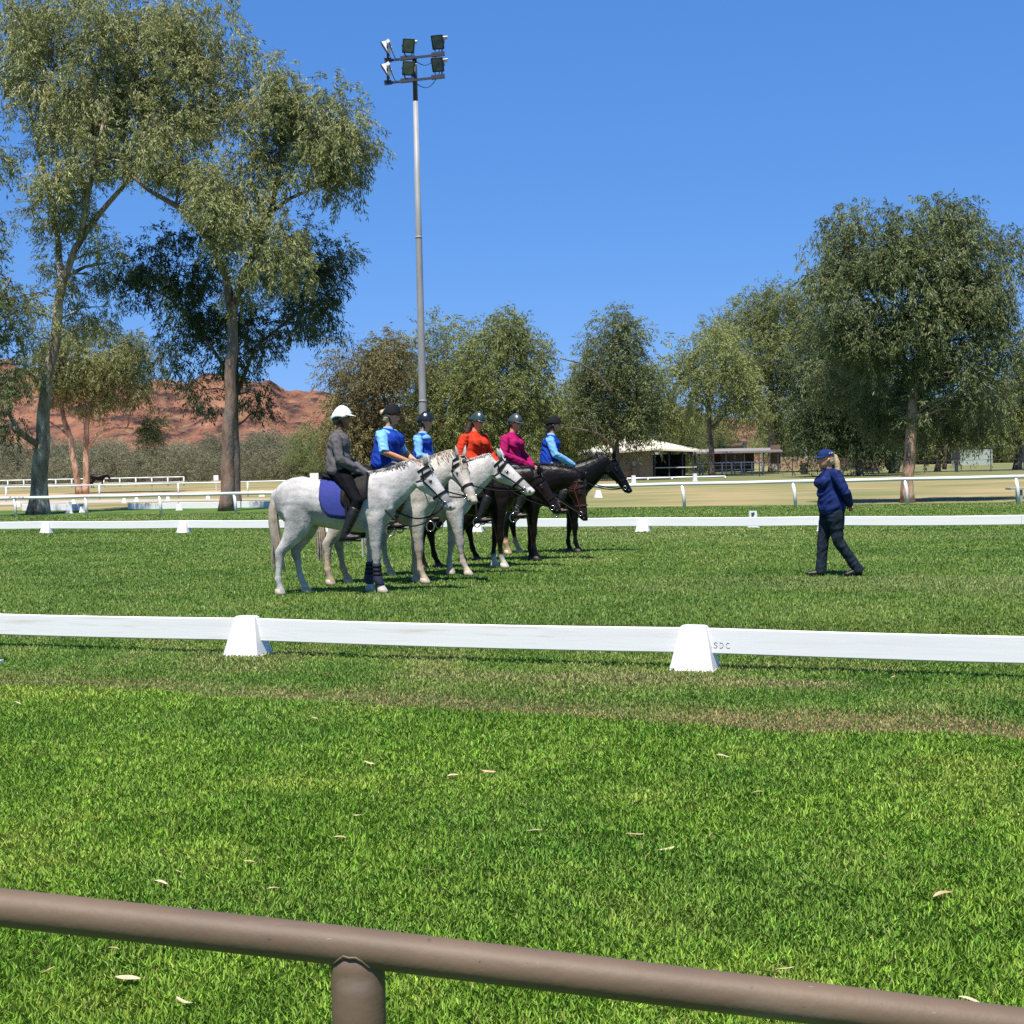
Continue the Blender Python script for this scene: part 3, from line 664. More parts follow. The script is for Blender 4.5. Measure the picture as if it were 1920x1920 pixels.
def tree(name, label, base, limbs, ells, leaf, barkm, d, cat='tree', group=None, protos=None, rc=.55, dens=1.0, tint=.5, seed=0, root_px=None, tw=True, jit=.12, limb_names=None, depth=.95, shape=(.8, 1.3)):
    """base: ground pixel of the trunk. limbs: polylines of (px, py, radius px[, depth offset]); the first is the trunk.
    ells: leafy masses (px, py, rx, ry[, depth offset]) in pixels at distance d"""
    r = random.Random(seed + 100); k = d / F_PX
    root = mk_empty(name, gd(base, d)); off = Vector(root.location)
    skel = []
    for i, lb in enumerate(limbs):
        pts, rad = [], []
        L = []
        for q in lb:
            dz = q[3] if len(q) > 3 else 0
            L.append((at(q[0], q[1], d + dz), q[2] * k))
        if i == 0: L[0] = (Vector((L[0][0].x, L[0][0].y, -.05)), L[0][1])
        for (p, a), (p2, a2) in zip(L, L[1:]):
            n = max(2, int((p2 - p).length / .35))
            for j in range(n):
                f = j / n; q = p.lerp(p2, f); w_ = a + (a2 - a) * f
                q = q + Vector((mnoise.noise(q * .9 + Vector((seed, 0, 0))), mnoise.noise(q * .9 + Vector((0, seed, 7))), 0)) * min(.12, w_ * .5)
                pts.append(q); rad.append(w_ * (1 + .10 * mnoise.noise(q * 2.3)))
        pts.append(L[-1][0]); rad.append(L[-1][1])
        if i == 0 and len(rad) > 3: rad[0] *= 1.28; rad[1] *= 1.1
        mb = MB(); mb.tube(pts, rad, 12 if i == 0 else 8); mb.build('trunk' if i == 0 else 'limb', barkm, root, True, off)
        skel += [(p, q_, w_) for p, q_, w_ in zip(pts, pts[1:], rad)]
    P, S, T = [], [], []; mbt = MB(); ntw = 0
    for e in ells:
        cx, cy, rx, ry = e[:4]; dz = e[4] if len(e) > 4 else r.uniform(-.5, .5) * rx * k * .9
        c = at(cx, cy, d + dz); RX, RY = rx * k, ry * k; RD = RX * depth
        n = max(3, int(dens * 1.0 * RX * RY * (1 + RD * .45 / rc) / (rc * rc)))
        et = r.uniform(-.16, .16)
        for j in range(n):
            while True:
                o = Vector((r.uniform(-1, 1), r.uniform(-1, 1), r.uniform(-1, 1)))
                if o.length < 1 and r.random() < .25 + .75 * o.length: break
            q = c + Vector((o.x * RX, o.y * RD, o.z * RY))
            if q.z < .8: q.z = .8 + r.random() * .5
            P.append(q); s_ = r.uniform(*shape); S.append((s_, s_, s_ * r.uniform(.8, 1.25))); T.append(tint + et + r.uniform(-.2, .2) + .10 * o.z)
            if tw and r.random() < .5 and skel:
                best = None
                for (a, b, w_) in skel[::2]:
                    if b.z > q.z + .5: continue
                    dd = (q - a).length + max(0, a.z - q.z) * .5
                    if best is None or dd < best[0]: best = (dd, a, w_)
                if best and best[0] < 7 and ntw < 160:
                    a = best[1]; m_ = a.lerp(q, .5) + Vector((0, 0, .12 * best[0])); ntw += 1
                    m1 = a.lerp(m_, .5) + Vector((r.uniform(-.1, .1), r.uniform(-.1, .1), 0)); m2 = m_.lerp(q, .5)
                    w0 = min(best[2] * .5, .045 * max(1, k / .019)); mbt.tube([a, m1, m_, m2, q], [w0, w0 * .8, w0 * .6, w0 * .45, w0 * .25], 5)
    n = len(P); P = np.array([list(p - off) for p in P])
    rot = np.stack([np.zeros(n), np.zeros(n), np.array([r.uniform(0, 6.283) for _ in range(n)])], 1)
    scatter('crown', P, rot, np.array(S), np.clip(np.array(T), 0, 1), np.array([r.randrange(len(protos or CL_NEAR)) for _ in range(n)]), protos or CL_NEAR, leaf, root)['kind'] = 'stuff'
    if ntw: tag(mbt.build('branches', barkm, root, True, off), kind='stuff')
    return tag(root, label, cat, group)

gG = 'tall gum trees at left'
tree('gum_tree', 'tall gum tree with reddish-brown trunk left of the floodlight mast', 425,
     [[(425, 957, 14), (427, 860, 12), (431, 760, 11), (435, 640, 10), (438, 565, 9)],
      [(436, 600, 8), (424, 520, 8), (398, 455, 7), (345, 395, 5.5), (278, 356, 4), (235, 320, 2.5)],
      [(438, 580, 8), (455, 520, 7), (486, 450, 6.5, .6), (512, 385, 5.5, 1), (524, 310, 4, 1.2), (530, 230, 2.5, 1.2)],
      [(510, 398, 4, 1), (545, 372, 3.4, .6), (590, 352, 2.6, .3), (655, 340, 1.4)]],
     [(575, 215, 85, 85), (520, 250, 80, 90), (625, 260, 70, 75), (600, 330, 80, 45), (500, 160, 45, 50), (640, 215, 40, 45),
      (440, 385, 75, 60), (480, 440, 85, 65), (505, 500, 70, 50), (400, 430, 50, 50, -1.5), (470, 540, 60, 35), (370, 350, 55, 45), (420, 330, 60, 50), (390, 390, 45, 35)],
     L_GUM, B_RED, 51, group=gG, seed=1, tint=.52, dens=1.25)
# shaded under-crown of the same place: second gum, the shade painted as darker leaves
tree('gum_tree', 'low gum crown around the reddish-brown trunk, its shade painted as dark leaves', 447,
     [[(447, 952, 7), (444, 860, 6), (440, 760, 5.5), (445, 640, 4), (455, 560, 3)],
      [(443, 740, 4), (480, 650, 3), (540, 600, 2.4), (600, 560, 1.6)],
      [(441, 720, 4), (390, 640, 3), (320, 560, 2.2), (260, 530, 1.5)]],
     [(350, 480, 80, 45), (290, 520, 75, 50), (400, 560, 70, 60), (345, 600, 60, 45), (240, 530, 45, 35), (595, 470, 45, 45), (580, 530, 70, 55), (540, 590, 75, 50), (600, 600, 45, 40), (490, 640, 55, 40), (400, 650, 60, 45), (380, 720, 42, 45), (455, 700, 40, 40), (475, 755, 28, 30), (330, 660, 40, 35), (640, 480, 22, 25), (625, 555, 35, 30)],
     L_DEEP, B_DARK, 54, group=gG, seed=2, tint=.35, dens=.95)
tree('gum_tree', 'very tall pale-barked gum tree with thick trunk near the left edge', 75,
     [[(72, 964, 19), (74, 885, 15), (78, 800, 13), (86, 740, 10.5), (97, 660, 10), (104, 622, 9.5), (112, 560, 8.5), (120, 520, 8)],
      [(119, 530, 7.5), (140, 470, 6.5), (168, 425, 5.8), (205, 380, 5), (235, 345, 4), (290, 270, 2.6)],
      [(117, 530, 6.5), (108, 440, 5.5, .8), (85, 330, 4.5, 1), (55, 200, 3.4, 1), (40, 90, 2)],
      [(150, 452, 5), (172, 330, 4, -1), (200, 200, 3, -1), (215, 90, 2)],
      [(120, 520, 5), (160, 500, 3, 1), (205, 492, 1.6, 1.2)],
      [(235, 345, 3.4), (300, 220, 2.8, 1), (370, 110, 2, 1)],
      [(70, 835, 7), (40, 815, 4.5, -1), (18, 780, 3.6, -1), (15, 730, 2.5)]],
     [(40, 40, 75, 70), (110, 30, 80, 60), (60, 130, 70, 70), (30, 175, 45, 45), (190, 70, 85, 80), (280, 55, 85, 70), (370, 70, 85, 75), (430, 120, 55, 75), (300, 130, 85, 70), (400, 180, 60, 50), (200, 170, 85, 70), (120, 195, 80, 60), (270, 215, 95, 75), (350, 240, 75, 55), (170, 270, 95, 60), (250, 300, 90, 55), (330, 320, 50, 40), (95, 270, 55, 45), (130, 340, 80, 50), (90, 390, 45, 40), (150, 420, 60, 35), (200, 455, 45, 22), (115, 500, 50, 40, 1.2), (165, 560, 50, 45, 1), (65, 550, 50, 45, -.5), (45, 610, 50, 40, -.5), (170, 615, 40, 28, .8), (30, 700, 40, 35, 0)],
     L_GUM, B_PALE, 52, group=gG, seed=3, tint=.62, dens=1.15)
tree('gum_tree', 'grey-green gum at the left edge with its trunk out of view', -60,
     [[(-60, 968, 16), (-58, 800, 12), (-50, 600, 9), (-45, 400, 6), (-40, 250, 3)], [(-55, 700, 6), (-10, 600, 4), (20, 520, 2)]],
     [(-30, 300, 40, 70), (-25, 420, 45, 70), (-10, 510, 55, 60), (0, 590, 55, 55), (5, 660, 50, 45), (0, 730, 50, 45), (-10, 790, 50, 30)],
     L_GREYGREEN, B_DARK, 50, group=gG, seed=4, tint=.45)
tree('twin_tree', 'smaller tree with two slim reddish trunks behind the field rail', 152,
     [[(150, 926, 7), (142, 880, 5.5), (130, 820, 5), (118, 780, 4.5), (114, 735, 4)],
      [(163, 926, 7), (162, 860, 5.5), (163, 800, 5), (168, 770, 4), (190, 735, 3)],
      [(163, 842, 3.4), (185, 812, 3), (215, 802, 2.4), (250, 803, 1.6)],
      [(126, 815, 3), (105, 800, 2.2), (92, 790, 1.5)]],
     [(150, 700, 70, 45), (215, 690, 70, 50), (100, 700, 60, 45), (250, 660, 45, 40), (180, 650, 70, 40), (120, 650, 50, 35), (265, 715, 40, 30), (190, 745, 45, 25), (140, 760, 25, 20)],
     L_GUM, B_ORANGE, 92, seed=5, tint=.40, protos=CL_NEAR, rc=.62, dens=.8, shape=(1.1, 1.7))
tree('mistletoe_clump', 'round dark hanging leaf ball at the end of a bare branch', 283, [[(283, 850, .2), (283, 849, .2)]] , [(286, 800, 22, 22), (280, 815, 22, 18), (285, 832, 14, 14)], L_DEEP, B_DARK, 92, cat='mistletoe', protos=CL_FINE, dens=3.5, rc=.5, seed=6, tint=.2, tw=False, shape=(.5, .9))

gM = 'trees behind the riders'
tree('bushy_tree', 'brownish bushy tree at the foot of the red hill', 690, [[(690, 905, 5), (688, 850, 4), (680, 790, 3), (665, 720, 2)], [(688, 850, 3), (710, 790, 2.4), (725, 720, 1.4)], [(692, 880, 3), (650, 820, 2), (635, 770, 1.2)]],
     [(665, 690, 50, 40), (650, 740, 42, 55), (640, 800, 35, 50), (700, 740, 55, 60), (690, 810, 60, 50), (730, 690, 45, 40), (660, 850, 50, 40), (720, 850, 50, 40), (700, 670, 40, 25)], L_BROWN, B_DARK, 98, group=gM, protos=CL_FAR, rc=.85 * .9, seed=7, tint=.55, dens=1.1)
tree('bushy_tree', 'olive tree with thin top directly behind the floodlight mast', 800, [[(800, 905, 5), (798, 840, 4), (800, 760, 3), (810, 680, 2)], [(799, 830, 3), (770, 760, 2), (755, 700, 1.2)], [(800, 790, 2.4), (835, 720, 1.8), (840, 650, 1)]],
     [(760, 680, 40, 35), (800, 650, 40, 45), (830, 640, 25, 35), (770, 740, 55, 50), (820, 720, 55, 60), (790, 800, 70, 50), (840, 800, 60, 60), (770, 860, 50, 35), (840, 865, 60, 35), (725, 655, 25, 20)], L_OLIVE, B_DARK, 104, group=gM, protos=CL_FAR, rc=.9 * .9, seed=8, tint=.5, dens=1.0)
tree('gum_tree', 'wide olive gum with ragged top behind the orange-red rider', 940, [[(935, 905, 6), (932, 840, 5), (930, 770, 4), (925, 700, 3)], [(932, 800, 4), (900, 730, 3), (885, 670, 2)], [(931, 790, 3.5), (970, 720, 2.8), (985, 650, 1.6)], [(930, 750, 3), (940, 660, 2), (945, 610, 1.2)], [(932, 840, 3), (990, 800, 2.4), (1010, 740, 1.4)]],
     [(938, 620, 38, 30), (905, 645, 45, 40), (975, 650, 45, 42), (880, 690, 48, 45), (930, 700, 70, 50), (990, 700, 40, 45), (890, 770, 60, 50), (950, 780, 70, 55), (1000, 770, 40, 45), (900, 840, 60, 45), (970, 850, 65, 45), (850, 720, 30, 40), (960, 612, 20, 20), (1008, 680, 22, 25)], L_OLIVE, B_PALE, 100, group=gM, protos=CL_FAR, rc=.85 * .9, seed=9, tint=.52, dens=.95)
tree('bushy_tree', 'yellow-green bushy tree between two darker gums', 1045, [[(1045, 900, 4), (1043, 840, 3), (1040, 770, 2)], [(1043, 830, 2.4), (1070, 770, 1.6), (1080, 740, 1)]],
     [(1035, 735, 40, 30), (1070, 720, 35, 30), (1025, 780, 40, 40), (1070, 780, 45, 40), (1030, 840, 45, 45), (1080, 840, 45, 40)], L_YELLOW, B_PALE, 106, group=gM, protos=CL_FAR, rc=.85 * .9, seed=10, tint=.45)
tree('gum_tree', 'dense grey-green gum with bare side branch in front of the shed', 1158, [[(1158, 897, 6), (1157, 850, 5), (1155, 790, 4.5), (1152, 720, 3.4), (1150, 640, 2)], [(1155, 800, 3.4), (1190, 750, 2.6), (1205, 710, 1.6)], [(1155, 780, 3), (1120, 730, 2.4), (1105, 690, 1.4)], [(1156, 850, 3.2), (1145, 832, 2.2, -1.5), (1120, 812, 1.7, -2.6), (1095, 806, 1.3, -3.2), (1075, 802, .9, -3.6), (1058, 803, .5, -3.8)], [(1118, 812, 1.3, -2.6), (1103, 797, .9, -3.2), (1092, 780, .5, -3.4)], [(1150, 740, 2.4, -2), (1120, 700, 1.8, -3), (1085, 680, 1.4, -3.5), (1050, 672, 1, -4)]],
     [(1152, 620, 42, 35), (1140, 660, 50, 40), (1180, 670, 45, 45), (1115, 710, 50, 45), (1165, 730, 60, 50), (1205, 740, 45, 50), (1120, 770, 55, 45), (1180, 790, 55, 35), (1215, 790, 35, 35), (1165, 600, 20, 18)], L_GREYGREEN, B_DARK, 99, group=gM, protos=CL_FAR, rc=.85 * .9, seed=11, tint=.42, dens=1.1)
tree('bushy_tree', 'green tree spilling over the shed roof', 1250, [[(1258, 885, 4), (1255, 830, 3), (1245, 770, 2)], [(1255, 820, 2.2), (1275, 770, 1.4)]], [(1235, 730, 30, 40), (1250, 770, 40, 35), (1275, 790, 35, 30), (1235, 800, 40, 25), (1285, 830, 28, 18), (1215, 700, 22, 22)], L_YELLOW, B_DARK, 118, group=gM, protos=CL_FAR, rc=.85 * .9, seed=12, tint=.35)
gR = 'trees on the right'
tree('gum_tree', 'gum with slender dark trunk just right of the shed', 1334, [[(1336, 893, 6), (1333, 840, 5), (1330, 790, 4.4), (1325, 740, 3.4), (1325, 680, 2)], [(1331, 805, 3.4), (1352, 785, 2.6), (1375, 770, 1.8)], [(1328, 770, 3), (1300, 720, 2), (1285, 690, 1.2)]],
     [(1330, 660, 45, 40), (1300, 680, 40, 35), (1365, 690, 40, 40), (1330, 720, 55, 40), (1375, 740, 40, 35), (1285, 710, 30, 25), (1310, 760, 40, 22), (1385, 770, 35, 22), (1345, 640, 25, 25)], L_OLIVE, B_DARK, 110, group=gR, protos=CL_FAR, rc=.9 * .9, seed=13, tint=.62, dens=1.0)
tree('gum_tree', 'larger gum with thick pale grey trunk behind the shelter', 1448, [[(1449, 884, 8), (1447, 840, 7), (1446, 780, 6), (1445, 710, 5), (1440, 640, 3.4)], [(1446, 770, 4), (1400, 710, 3), (1380, 660, 2)], [(1446, 750, 4), (1490, 680, 3), (1510, 600, 2)]],
     [(1440, 565, 45, 35), (1410, 600, 55, 45), (1470, 610, 55, 50), (1370, 640, 45, 40), (1430, 660, 70, 50), (1500, 650, 50, 60), (1400, 710, 50, 40), (1460, 720, 60, 45), (1510, 730, 45, 50), (1430, 770, 60, 35), (1490, 790, 55, 35), (1385, 760, 30, 30), (1500, 570, 40, 40), (1345, 615, 22, 22), (1540, 600, 45, 60), (1530, 680, 45, 60), (1470, 560, 35, 30)], L_OLIVE, B_PALE, 124, group=gR, protos=CL_FAR, rc=1.0 * .9, seed=14, tint=.52, dens=1.0)
tree('gum_tree', 'dark dense tree left of the big right-hand gum', 1610, [[(1612, 885, 7), (1608, 830, 6), (1600, 770, 5), (1590, 690, 3)], [(1606, 810, 4), (1640, 750, 3), (1650, 690, 2)]],
     [(1560, 640, 45, 50), (1590, 700, 60, 50), (1640, 700, 50, 60), (1560, 740, 50, 45), (1620, 770, 60, 45), (1560, 800, 50, 35), (1650, 790, 40, 35), (1520, 770, 35, 40), (1590, 820, 60, 28), (1530, 680, 45, 55), (1500, 820, 45, 28), (1680, 740, 45, 55), (1640, 830, 50, 22)], L_DEEP, B_DARK, 96, group=gR, protos=CL_FAR, rc=.9 * .9, seed=15, tint=.30, dens=1.1)
tree('gum_tree', 'tall spreading gum with orange-brown trunk behind the instructor', 1703,
     [[(1702, 945, 12), (1703, 900, 11.5), (1706, 850, 11), (1709, 790, 10), (1714, 730, 9.5), (1722, 670, 8)],
      [(1720, 690, 7), (1738, 620, 6), (1752, 575, 5.2), (1772, 530, 4), (1790, 470, 2.5), (1800, 410, 1.5)],
      [(1714, 740, 6), (1690, 660, 5, .5), (1660, 590, 4.2, .8), (1620, 520, 3.2, 1), (1590, 460, 2)],
      [(1712, 770, 5), (1660, 730, 4, 1), (1620, 690, 3, 1.6), (1570, 640, 2, 2)],
      [(1724, 660, 4), (1780, 620, 3, 1.2), (1830, 590, 2.4, 1.8), (1870, 540, 1.6, 2)],
      [(1712, 560, 3.4, .5), (1714, 500, 2.6, .5), (1710, 440, 1.6)]],
     [(1590, 430, 55, 45), (1560, 480, 45, 50), (1620, 490, 65, 55), (1690, 440, 60, 45), (1760, 400, 45, 38), (1800, 430, 50, 45), (1830, 480, 55, 50), (1740, 480, 75, 55), (1680, 530, 80, 60), (1590, 560, 65, 60), (1780, 550, 80, 60), (1860, 550, 45, 60), (1640, 620, 75, 55), (1720, 630, 75, 60), (1810, 630, 70, 60), (1590, 640, 45, 45), (1870, 640, 35, 60), (1680, 700, 70, 45), (1760, 700, 70, 45), (1840, 700, 50, 45), (1720, 770, 55, 40), (1800, 750, 50, 30), (1895, 500, 18, 28), (1900, 460, 16, 18), (1620, 760, 60, 40, 2), (1690, 790, 60, 35, 2), (1780, 780, 60, 35, 2), (1850, 770, 40, 35, 2), (1560, 700, 45, 50, 2)],
     L_GREYGREEN, B_ORANGE, 44.5, group=gR, protos=CL_NEAR, rc=.5, seed=16, tint=.46, dens=2.0, shape=(.7, 1.15))
tree('gum_tree', 'brownish tree with leaning dark trunk at the right edge', 1905, [[(1908, 883, 8), (1912, 840, 7), (1915, 780, 5), (1920, 720, 3)], [(1911, 850, 5), (1895, 800, 3.4), (1880, 760, 2)]],
     [(1900, 690, 45, 40), (1940, 730, 55, 50), (1880, 740, 45, 40), (1850, 770, 45, 35), (1900, 790, 50, 35), (1840, 720, 25, 35), (1960, 660, 50, 50)], L_YELLOW, B_DARK, 108, group=gR, protos=CL_FAR, rc=.9 * .9, seed=17, tint=.35)
tree('bushy_tree', 'olive tree with paired trunks right of the orange-brown trunk', 1762, [[(1757, 882, 5.5), (1762, 840, 4.6), (1765, 800, 4), (1770, 760, 2.5)], [(1770, 880, 4.5), (1773, 840, 3.6), (1785, 790, 2)]],
     [(1760, 790, 50, 35), (1800, 780, 45, 35), (1730, 800, 40, 30), (1780, 820, 50, 22), (1830, 800, 35, 25)], L_OLIVE, B_DARK, 107, group=gR, protos=CL_FAR, rc=.85 * .9, seed=18, tint=.4)
tree('gum_tree', 'shadowed tree with splayed dark trunks left of the orange-brown trunk', 1675, [[(1672, 884, 6), (1670, 850, 5), (1660, 800, 4), (1650, 760, 2.5)], [(1680, 884, 6), (1684, 840, 5), (1690, 790, 3)], [(1666, 880, 4), (1652, 840, 3), (1640, 800, 2)]],
     [(1650, 790, 55, 30), (1690, 800, 50, 30), (1630, 820, 40, 22)], L_DEEP, B_DARK, 104, group=gR, protos=CL_FAR, rc=.85 * .9, seed=19, tint=.3)

# far scrub that reads as one mass
def scrub(name, label, px0, px1, d0, d1, top, nb, leaf, tint, seed):
    """a belt of bushes and small trees of uneven height"""
    r = random.Random(seed); P, S, T = [], [], []
    for k in range(nb):
        px = r.uniform(px0, px1); d = r.uniform(d0, d1); g = gd(px, d); kk = d / F_PX
        h = top * kk * r.choice((.35, .45, .6, .75, .9, 1.1, 1.25)) * r.uniform(.8, 1.15); w_ = h * r.uniform(.35, .8) + .6; tb = tint + r.uniform(-.3, .3)
        for j in range(int(5 + 2.6 * w_ * h / 1.6)):
            a = r.uniform(0, 6.283); t = r.random() ** .7; q = w_ * math.sqrt(r.random()) * math.sqrt(max(.05, 1 - (t - .35) ** 2 * 1.8))
            P.append((g.x + q * math.cos(a), g.y + q * math.sin(a), .25 + t * h)); s_ = r.uniform(.45, .85) * d / 130; S.append((s_, s_, s_ * r.uniform(.7, 1.1))); T.append(tb + r.uniform(-.12, .12))
    n = len(P); rot = np.stack([np.zeros(n), np.zeros(n), rng.uniform(0, 6.28, n)], 1)
    o = scatter(name, np.array(P), rot, np.array(S), np.clip(np.array(T), 0, 1), rng.integers(0, 5, n), CL_FAR, leaf); tag(o, label, 'scrub', kind='stuff')
scrub('scrub', 'grey-green scrub along the foot of the red hill', -200, 700, 135, 190, 58, 150, L_SCRUB, .5, 1)
scrub('scrub', 'dark scrub filling in behind the riders trees', 600, 1320, 125, 165, 85, 120, L_OLIVE, .35, 2)
scrub('scrub', 'dark tree belt far behind the right-hand trees', 1460, 2150, 165, 205, 85, 120, L_OLIVE, .3, 3)

# ------------------------------------------------------------------ far buildings and yard
M_WALL = mat('shed_brick', (.34, .27, .22), (.27, .21, .175), scale=4, rough=.9)
M_ROOF = mat('cream_roof', (.68, .62, .50), (.60, .54, .44), scale=.8, rough=.6)
M_DKIN = mat('dark_interior', (.03, .027, .025), rough=.9)
M_PINK = mat('pinkish_wall', (.42, .29, .23), (.36, .25, .20), scale=1, rough=.9)
M_BROWN = mat('brown_timber', (.16, .105, .075), (.12, .08, .06), scale=3, rough=.9)
M_TEAL = mat('teal_sailcloth', (.03, .17, .17), rough=.8); M_SAIL = mat('white_sailcloth', (.72, .72, .74), rough=.8)
M_EARTH = mat('earth_bank', (.36, .235, .15), (.29, .19, .12), scale=.6, rough=.95, bump=.3)
def Pz(px, py, d): return at(px, py, d)
def shed():
    d = 109.0; root = mk_empty('shed', gd(1168, d)); off = Vector(root.location)
    a, b = gd(1113, d), gd(1225, d); h = at(1170, 849, d).z; dep = 8.0
    def wbox(pa, pb, z0, z1, dp, name, mt, parent=root, y0=0):
        mb = MB(); vs = []
        for z in (z0, z1): vs += [(pa.x, pa.y + y0, z), (pb.x, pb.y + y0, z), (pb.x, pb.y + y0 + dp, z), (pa.x, pa.y + y0 + dp, z)]
        mb.add(vs, [(3, 2, 1, 0), (4, 5, 6, 7), (0, 1, 5, 4), (1, 2, 6, 5), (2, 3, 7, 6), (3, 0, 4, 7)]); return mb.build(name, mt, parent, off=off)
    wl = wbox(a, b, 0, h, dep, 'wall', M_WALL)
    wbox(gd(1118, d), gd(1142, d), 1.25, 1.85, .1, 'window', M_DKIN, wl, -.04)
    wbox(gd(1186, d), gd(1192, d), .9, 1.3, .14, 'meter_box', M_GREY, wl, -.14)
    wbox(gd(1185, d), gd(1193, d), .0, .85, .3, 'bin', M_DKIN, wl, -.5)
    # open bay at the right
    wbox(gd(1225, d) + Vector((.02, 0, 0)), gd(1305, d), 0, 1.75, .2, 'bay_back_wall', M_DKIN, root, 6.5)
    for px in (1228, 1255, 1280, 1304):
        p = gd(px, d - .1); mb = MB(); mb.tube([p, p + Vector((0, 0, 1.9))], .06, 6); mb.build('post', M_DARKSTEEL, root, off=off)
    mb = MB(); mb.beam(gd(1228, d) + Vector((0, -.2, .75)), gd(1306, d) + Vector((0, -.2, .75)), .05, .07); mb.build('rail', M_GREY, root, off=off)
    # hip roof
    z0, z1 = h + .02, at(1200, 829, d + 4).z
    e = [gd(1090, d) + Vector((0, -1, z0 - .15)), gd(1224, d) + Vector((0, -1, z0 + .12)), gd(1322, d) + Vector((0, -.4, z0 - .1)), gd(1322, d) + Vector((0, 9, z0)), gd(1090, d) + Vector((0, 9, z0))]
    r0, r1 = gd(1166, d) + Vector((0, 4, z1)), gd(1238, d) + Vector((0, 4, z1)); r0.z = r1.z = z1
    th = Vector((0, 0, .14)); mb = MB()
    top = e + [r0, r1]; vs = [p + th for p in top] + top; n = 7
    F = [(0, 1, 6, 5), (1, 2, 6), (2, 3, 6), (3, 4, 5, 6), (4, 0, 5)]
    fs = F + [tuple(i + n for i in reversed(f)) for f in F] + [(i + n, (i + 1) % 5 + n, (i + 1) % 5, i) for i in range(5)]
    mb.add(vs, fs); mb.build('roof', M_ROOF, root, off=off)
    p = gd(1113, d - .8); mb = MB(); mb.tube([p, p + Vector((0, 0, z0 - .1))], .07, 8); mb.build('verandah_post', M_RAIL, root, off=off)
    tag(root, 'low brown shed with cream hip roof and open dark bay', 'shed')
shed()
def tank(px, d, y0, y1, wpx, label):
    p = gd(px, d); z1, z0 = at(px, y0, d).z, 0; r_ = wpx / 2 * d / F_PX; mb = MB()
    mb.tube([(0, 0, 0), (0, 0, z1 - .5), (0, 0, z1 - .25), (0, 0, z1)], [r_, r_, r_ * .95, r_ * .3], 20); o = mb.build('white_roof', M_RAIL); o.location = p; tag(o, label, 'water tank')  # white roofs glimpsed through the trees, modelled as tanks
tank(1220, 132, 814, 830, 34, 'white roof behind the shed roof ridge, built as a tank'); tank(1176, 132, 820, 830, 12, 'small white roof left of the bigger one behind the shed, built as a tank')
def shelter():
    d = 116.0; root = mk_empty('shelter', gd(1385, d)); off = Vector(root.location)
    zt = at(1385, 847, d).z
    mb = MB(); a, b = gd(1296, d), gd(1468, d); vs = []
    for z in (zt - .12, zt + .05): vs += [(a.x, a.y, z), (b.x, b.y, z), (b.x, b.y + 5, z + .25), (a.x, a.y + 5, z + .25)]
    mb.add(vs, [(3, 2, 1, 0), (4, 5, 6, 7), (0, 1, 5, 4), (1, 2, 6, 5), (2, 3, 7, 6), (3, 0, 4, 7)]); mb.build('roof', mat('shelter_roof', (.24, .22, .21), rough=.7), root, off=off)
    for px in (1312, 1331, 1378, 1396, 1432, 1459):
        p = gd(px, d + .1); mb = MB(); mb.tube([p, p + Vector((0, 0, zt))], .06, 6); mb.build('post', M_DARKSTEEL, root, off=off)
    def back(px0, px1, z0, z1, mt, nm, y=4.6):
        a, b = gd(px0, d), gd(px1, d); mb = MB(); mb.beam(Vector((a.x, a.y + y, (z0 + z1) / 2)), Vector((b.x, b.y + y, (z0 + z1) / 2)), .2, z1 - z0); mb.build(nm, mt, root, off=off)
    back(1344, 1410, .2, zt - .1, M_PINK, 'back_wall'); back(1410, 1432, .2, zt - .1, M_BROWN, 'back_wall'); back(1344, 1366, .9, 1.7, mat('dark_red', (.22, .06, .05), rough=.8), 'panel', 4.4); back(1450, 1468, .8, zt + .5, M_BROWN, 'side_box', 1.0)
    tag(root, 'flat-roofed open shelter with pinkish back wall beside the shed', 'shelter')
shelter()
field_rail('yard_rail', 'white yard railing in front of the open shelter', [(px, 112) for px in (1300, 1318, 1336, 1354, 1372, 1390, 1410, 1430)], 1.0, .045, True)
def sail():
    d = 128.0; root = mk_empty('shade_sail', gd(1380, d)); off = Vector(root.location)
    for (q, m_, nm) in (([(1333, 833), (1362, 836), (1352, 845), (1335, 846)], M_TEAL, 'cloth'), ([(1362, 836), (1394, 834), (1392, 840), (1352, 845)], M_SAIL, 'cloth')):
        mb = MB(); p = [at(x, y, d + (1.5 if i > 1 else -1.5)) for i, (x, y) in enumerate(q)]; p2 = [v_ + Vector((0, 0, -.05)) for v_ in p]
        mb.add(p + p2, [(0, 1, 2, 3), (7, 6, 5, 4), (0, 4, 5, 1), (1, 5, 6, 2), (2, 6, 7, 3), (3, 7, 4, 0)]); mb.build(nm, m_, root, off=off)
    for px in (1394, 1399):
        p = gd(px, d); mb = MB(); mb.tube([p, p + Vector((0, 0, at(px, 828, d).z))], .1, 8); mb.build('post', M_RAIL, root, off=off)
    tag(root, 'teal and white shade sail on posts above the shelter', 'shade sail')
sail()
def wallbox(name, label, cat, px0, px1, y0, y1, d, mt, th=.3, slats=0):
    a, b = gd(px0, d), gd(px1, d); z1 = at((px0 + px1) / 2, y0, d).z; root = mk_empty(name, (a + b) / 2); off = Vector(root.location)
    mb = MB(); mb.beam(a + Vector((0, 0, z1 / 2)), b + Vector((0, 0, z1 / 2)), th, z1); mb.build('panel', mt, root, off=off)
    if slats:
        mb = MB()
        for i in range(slats + 1):
            p = a.lerp(b, i / slats); mb.box((p.x, p.y - th / 2 - .04, z1 / 2), (.16, .06, z1 * (1 + .06 * math.sin(i * 2.3))))
        tag(mb.build('palings', mt, root, off=off), kind='stuff')
    tag(root, label, cat)
wallbox('earth_bank', 'low reddish earth bank right of the shelter', 'bank', 1462, 1545, 856, 875, 138, M_EARTH, 1.0)
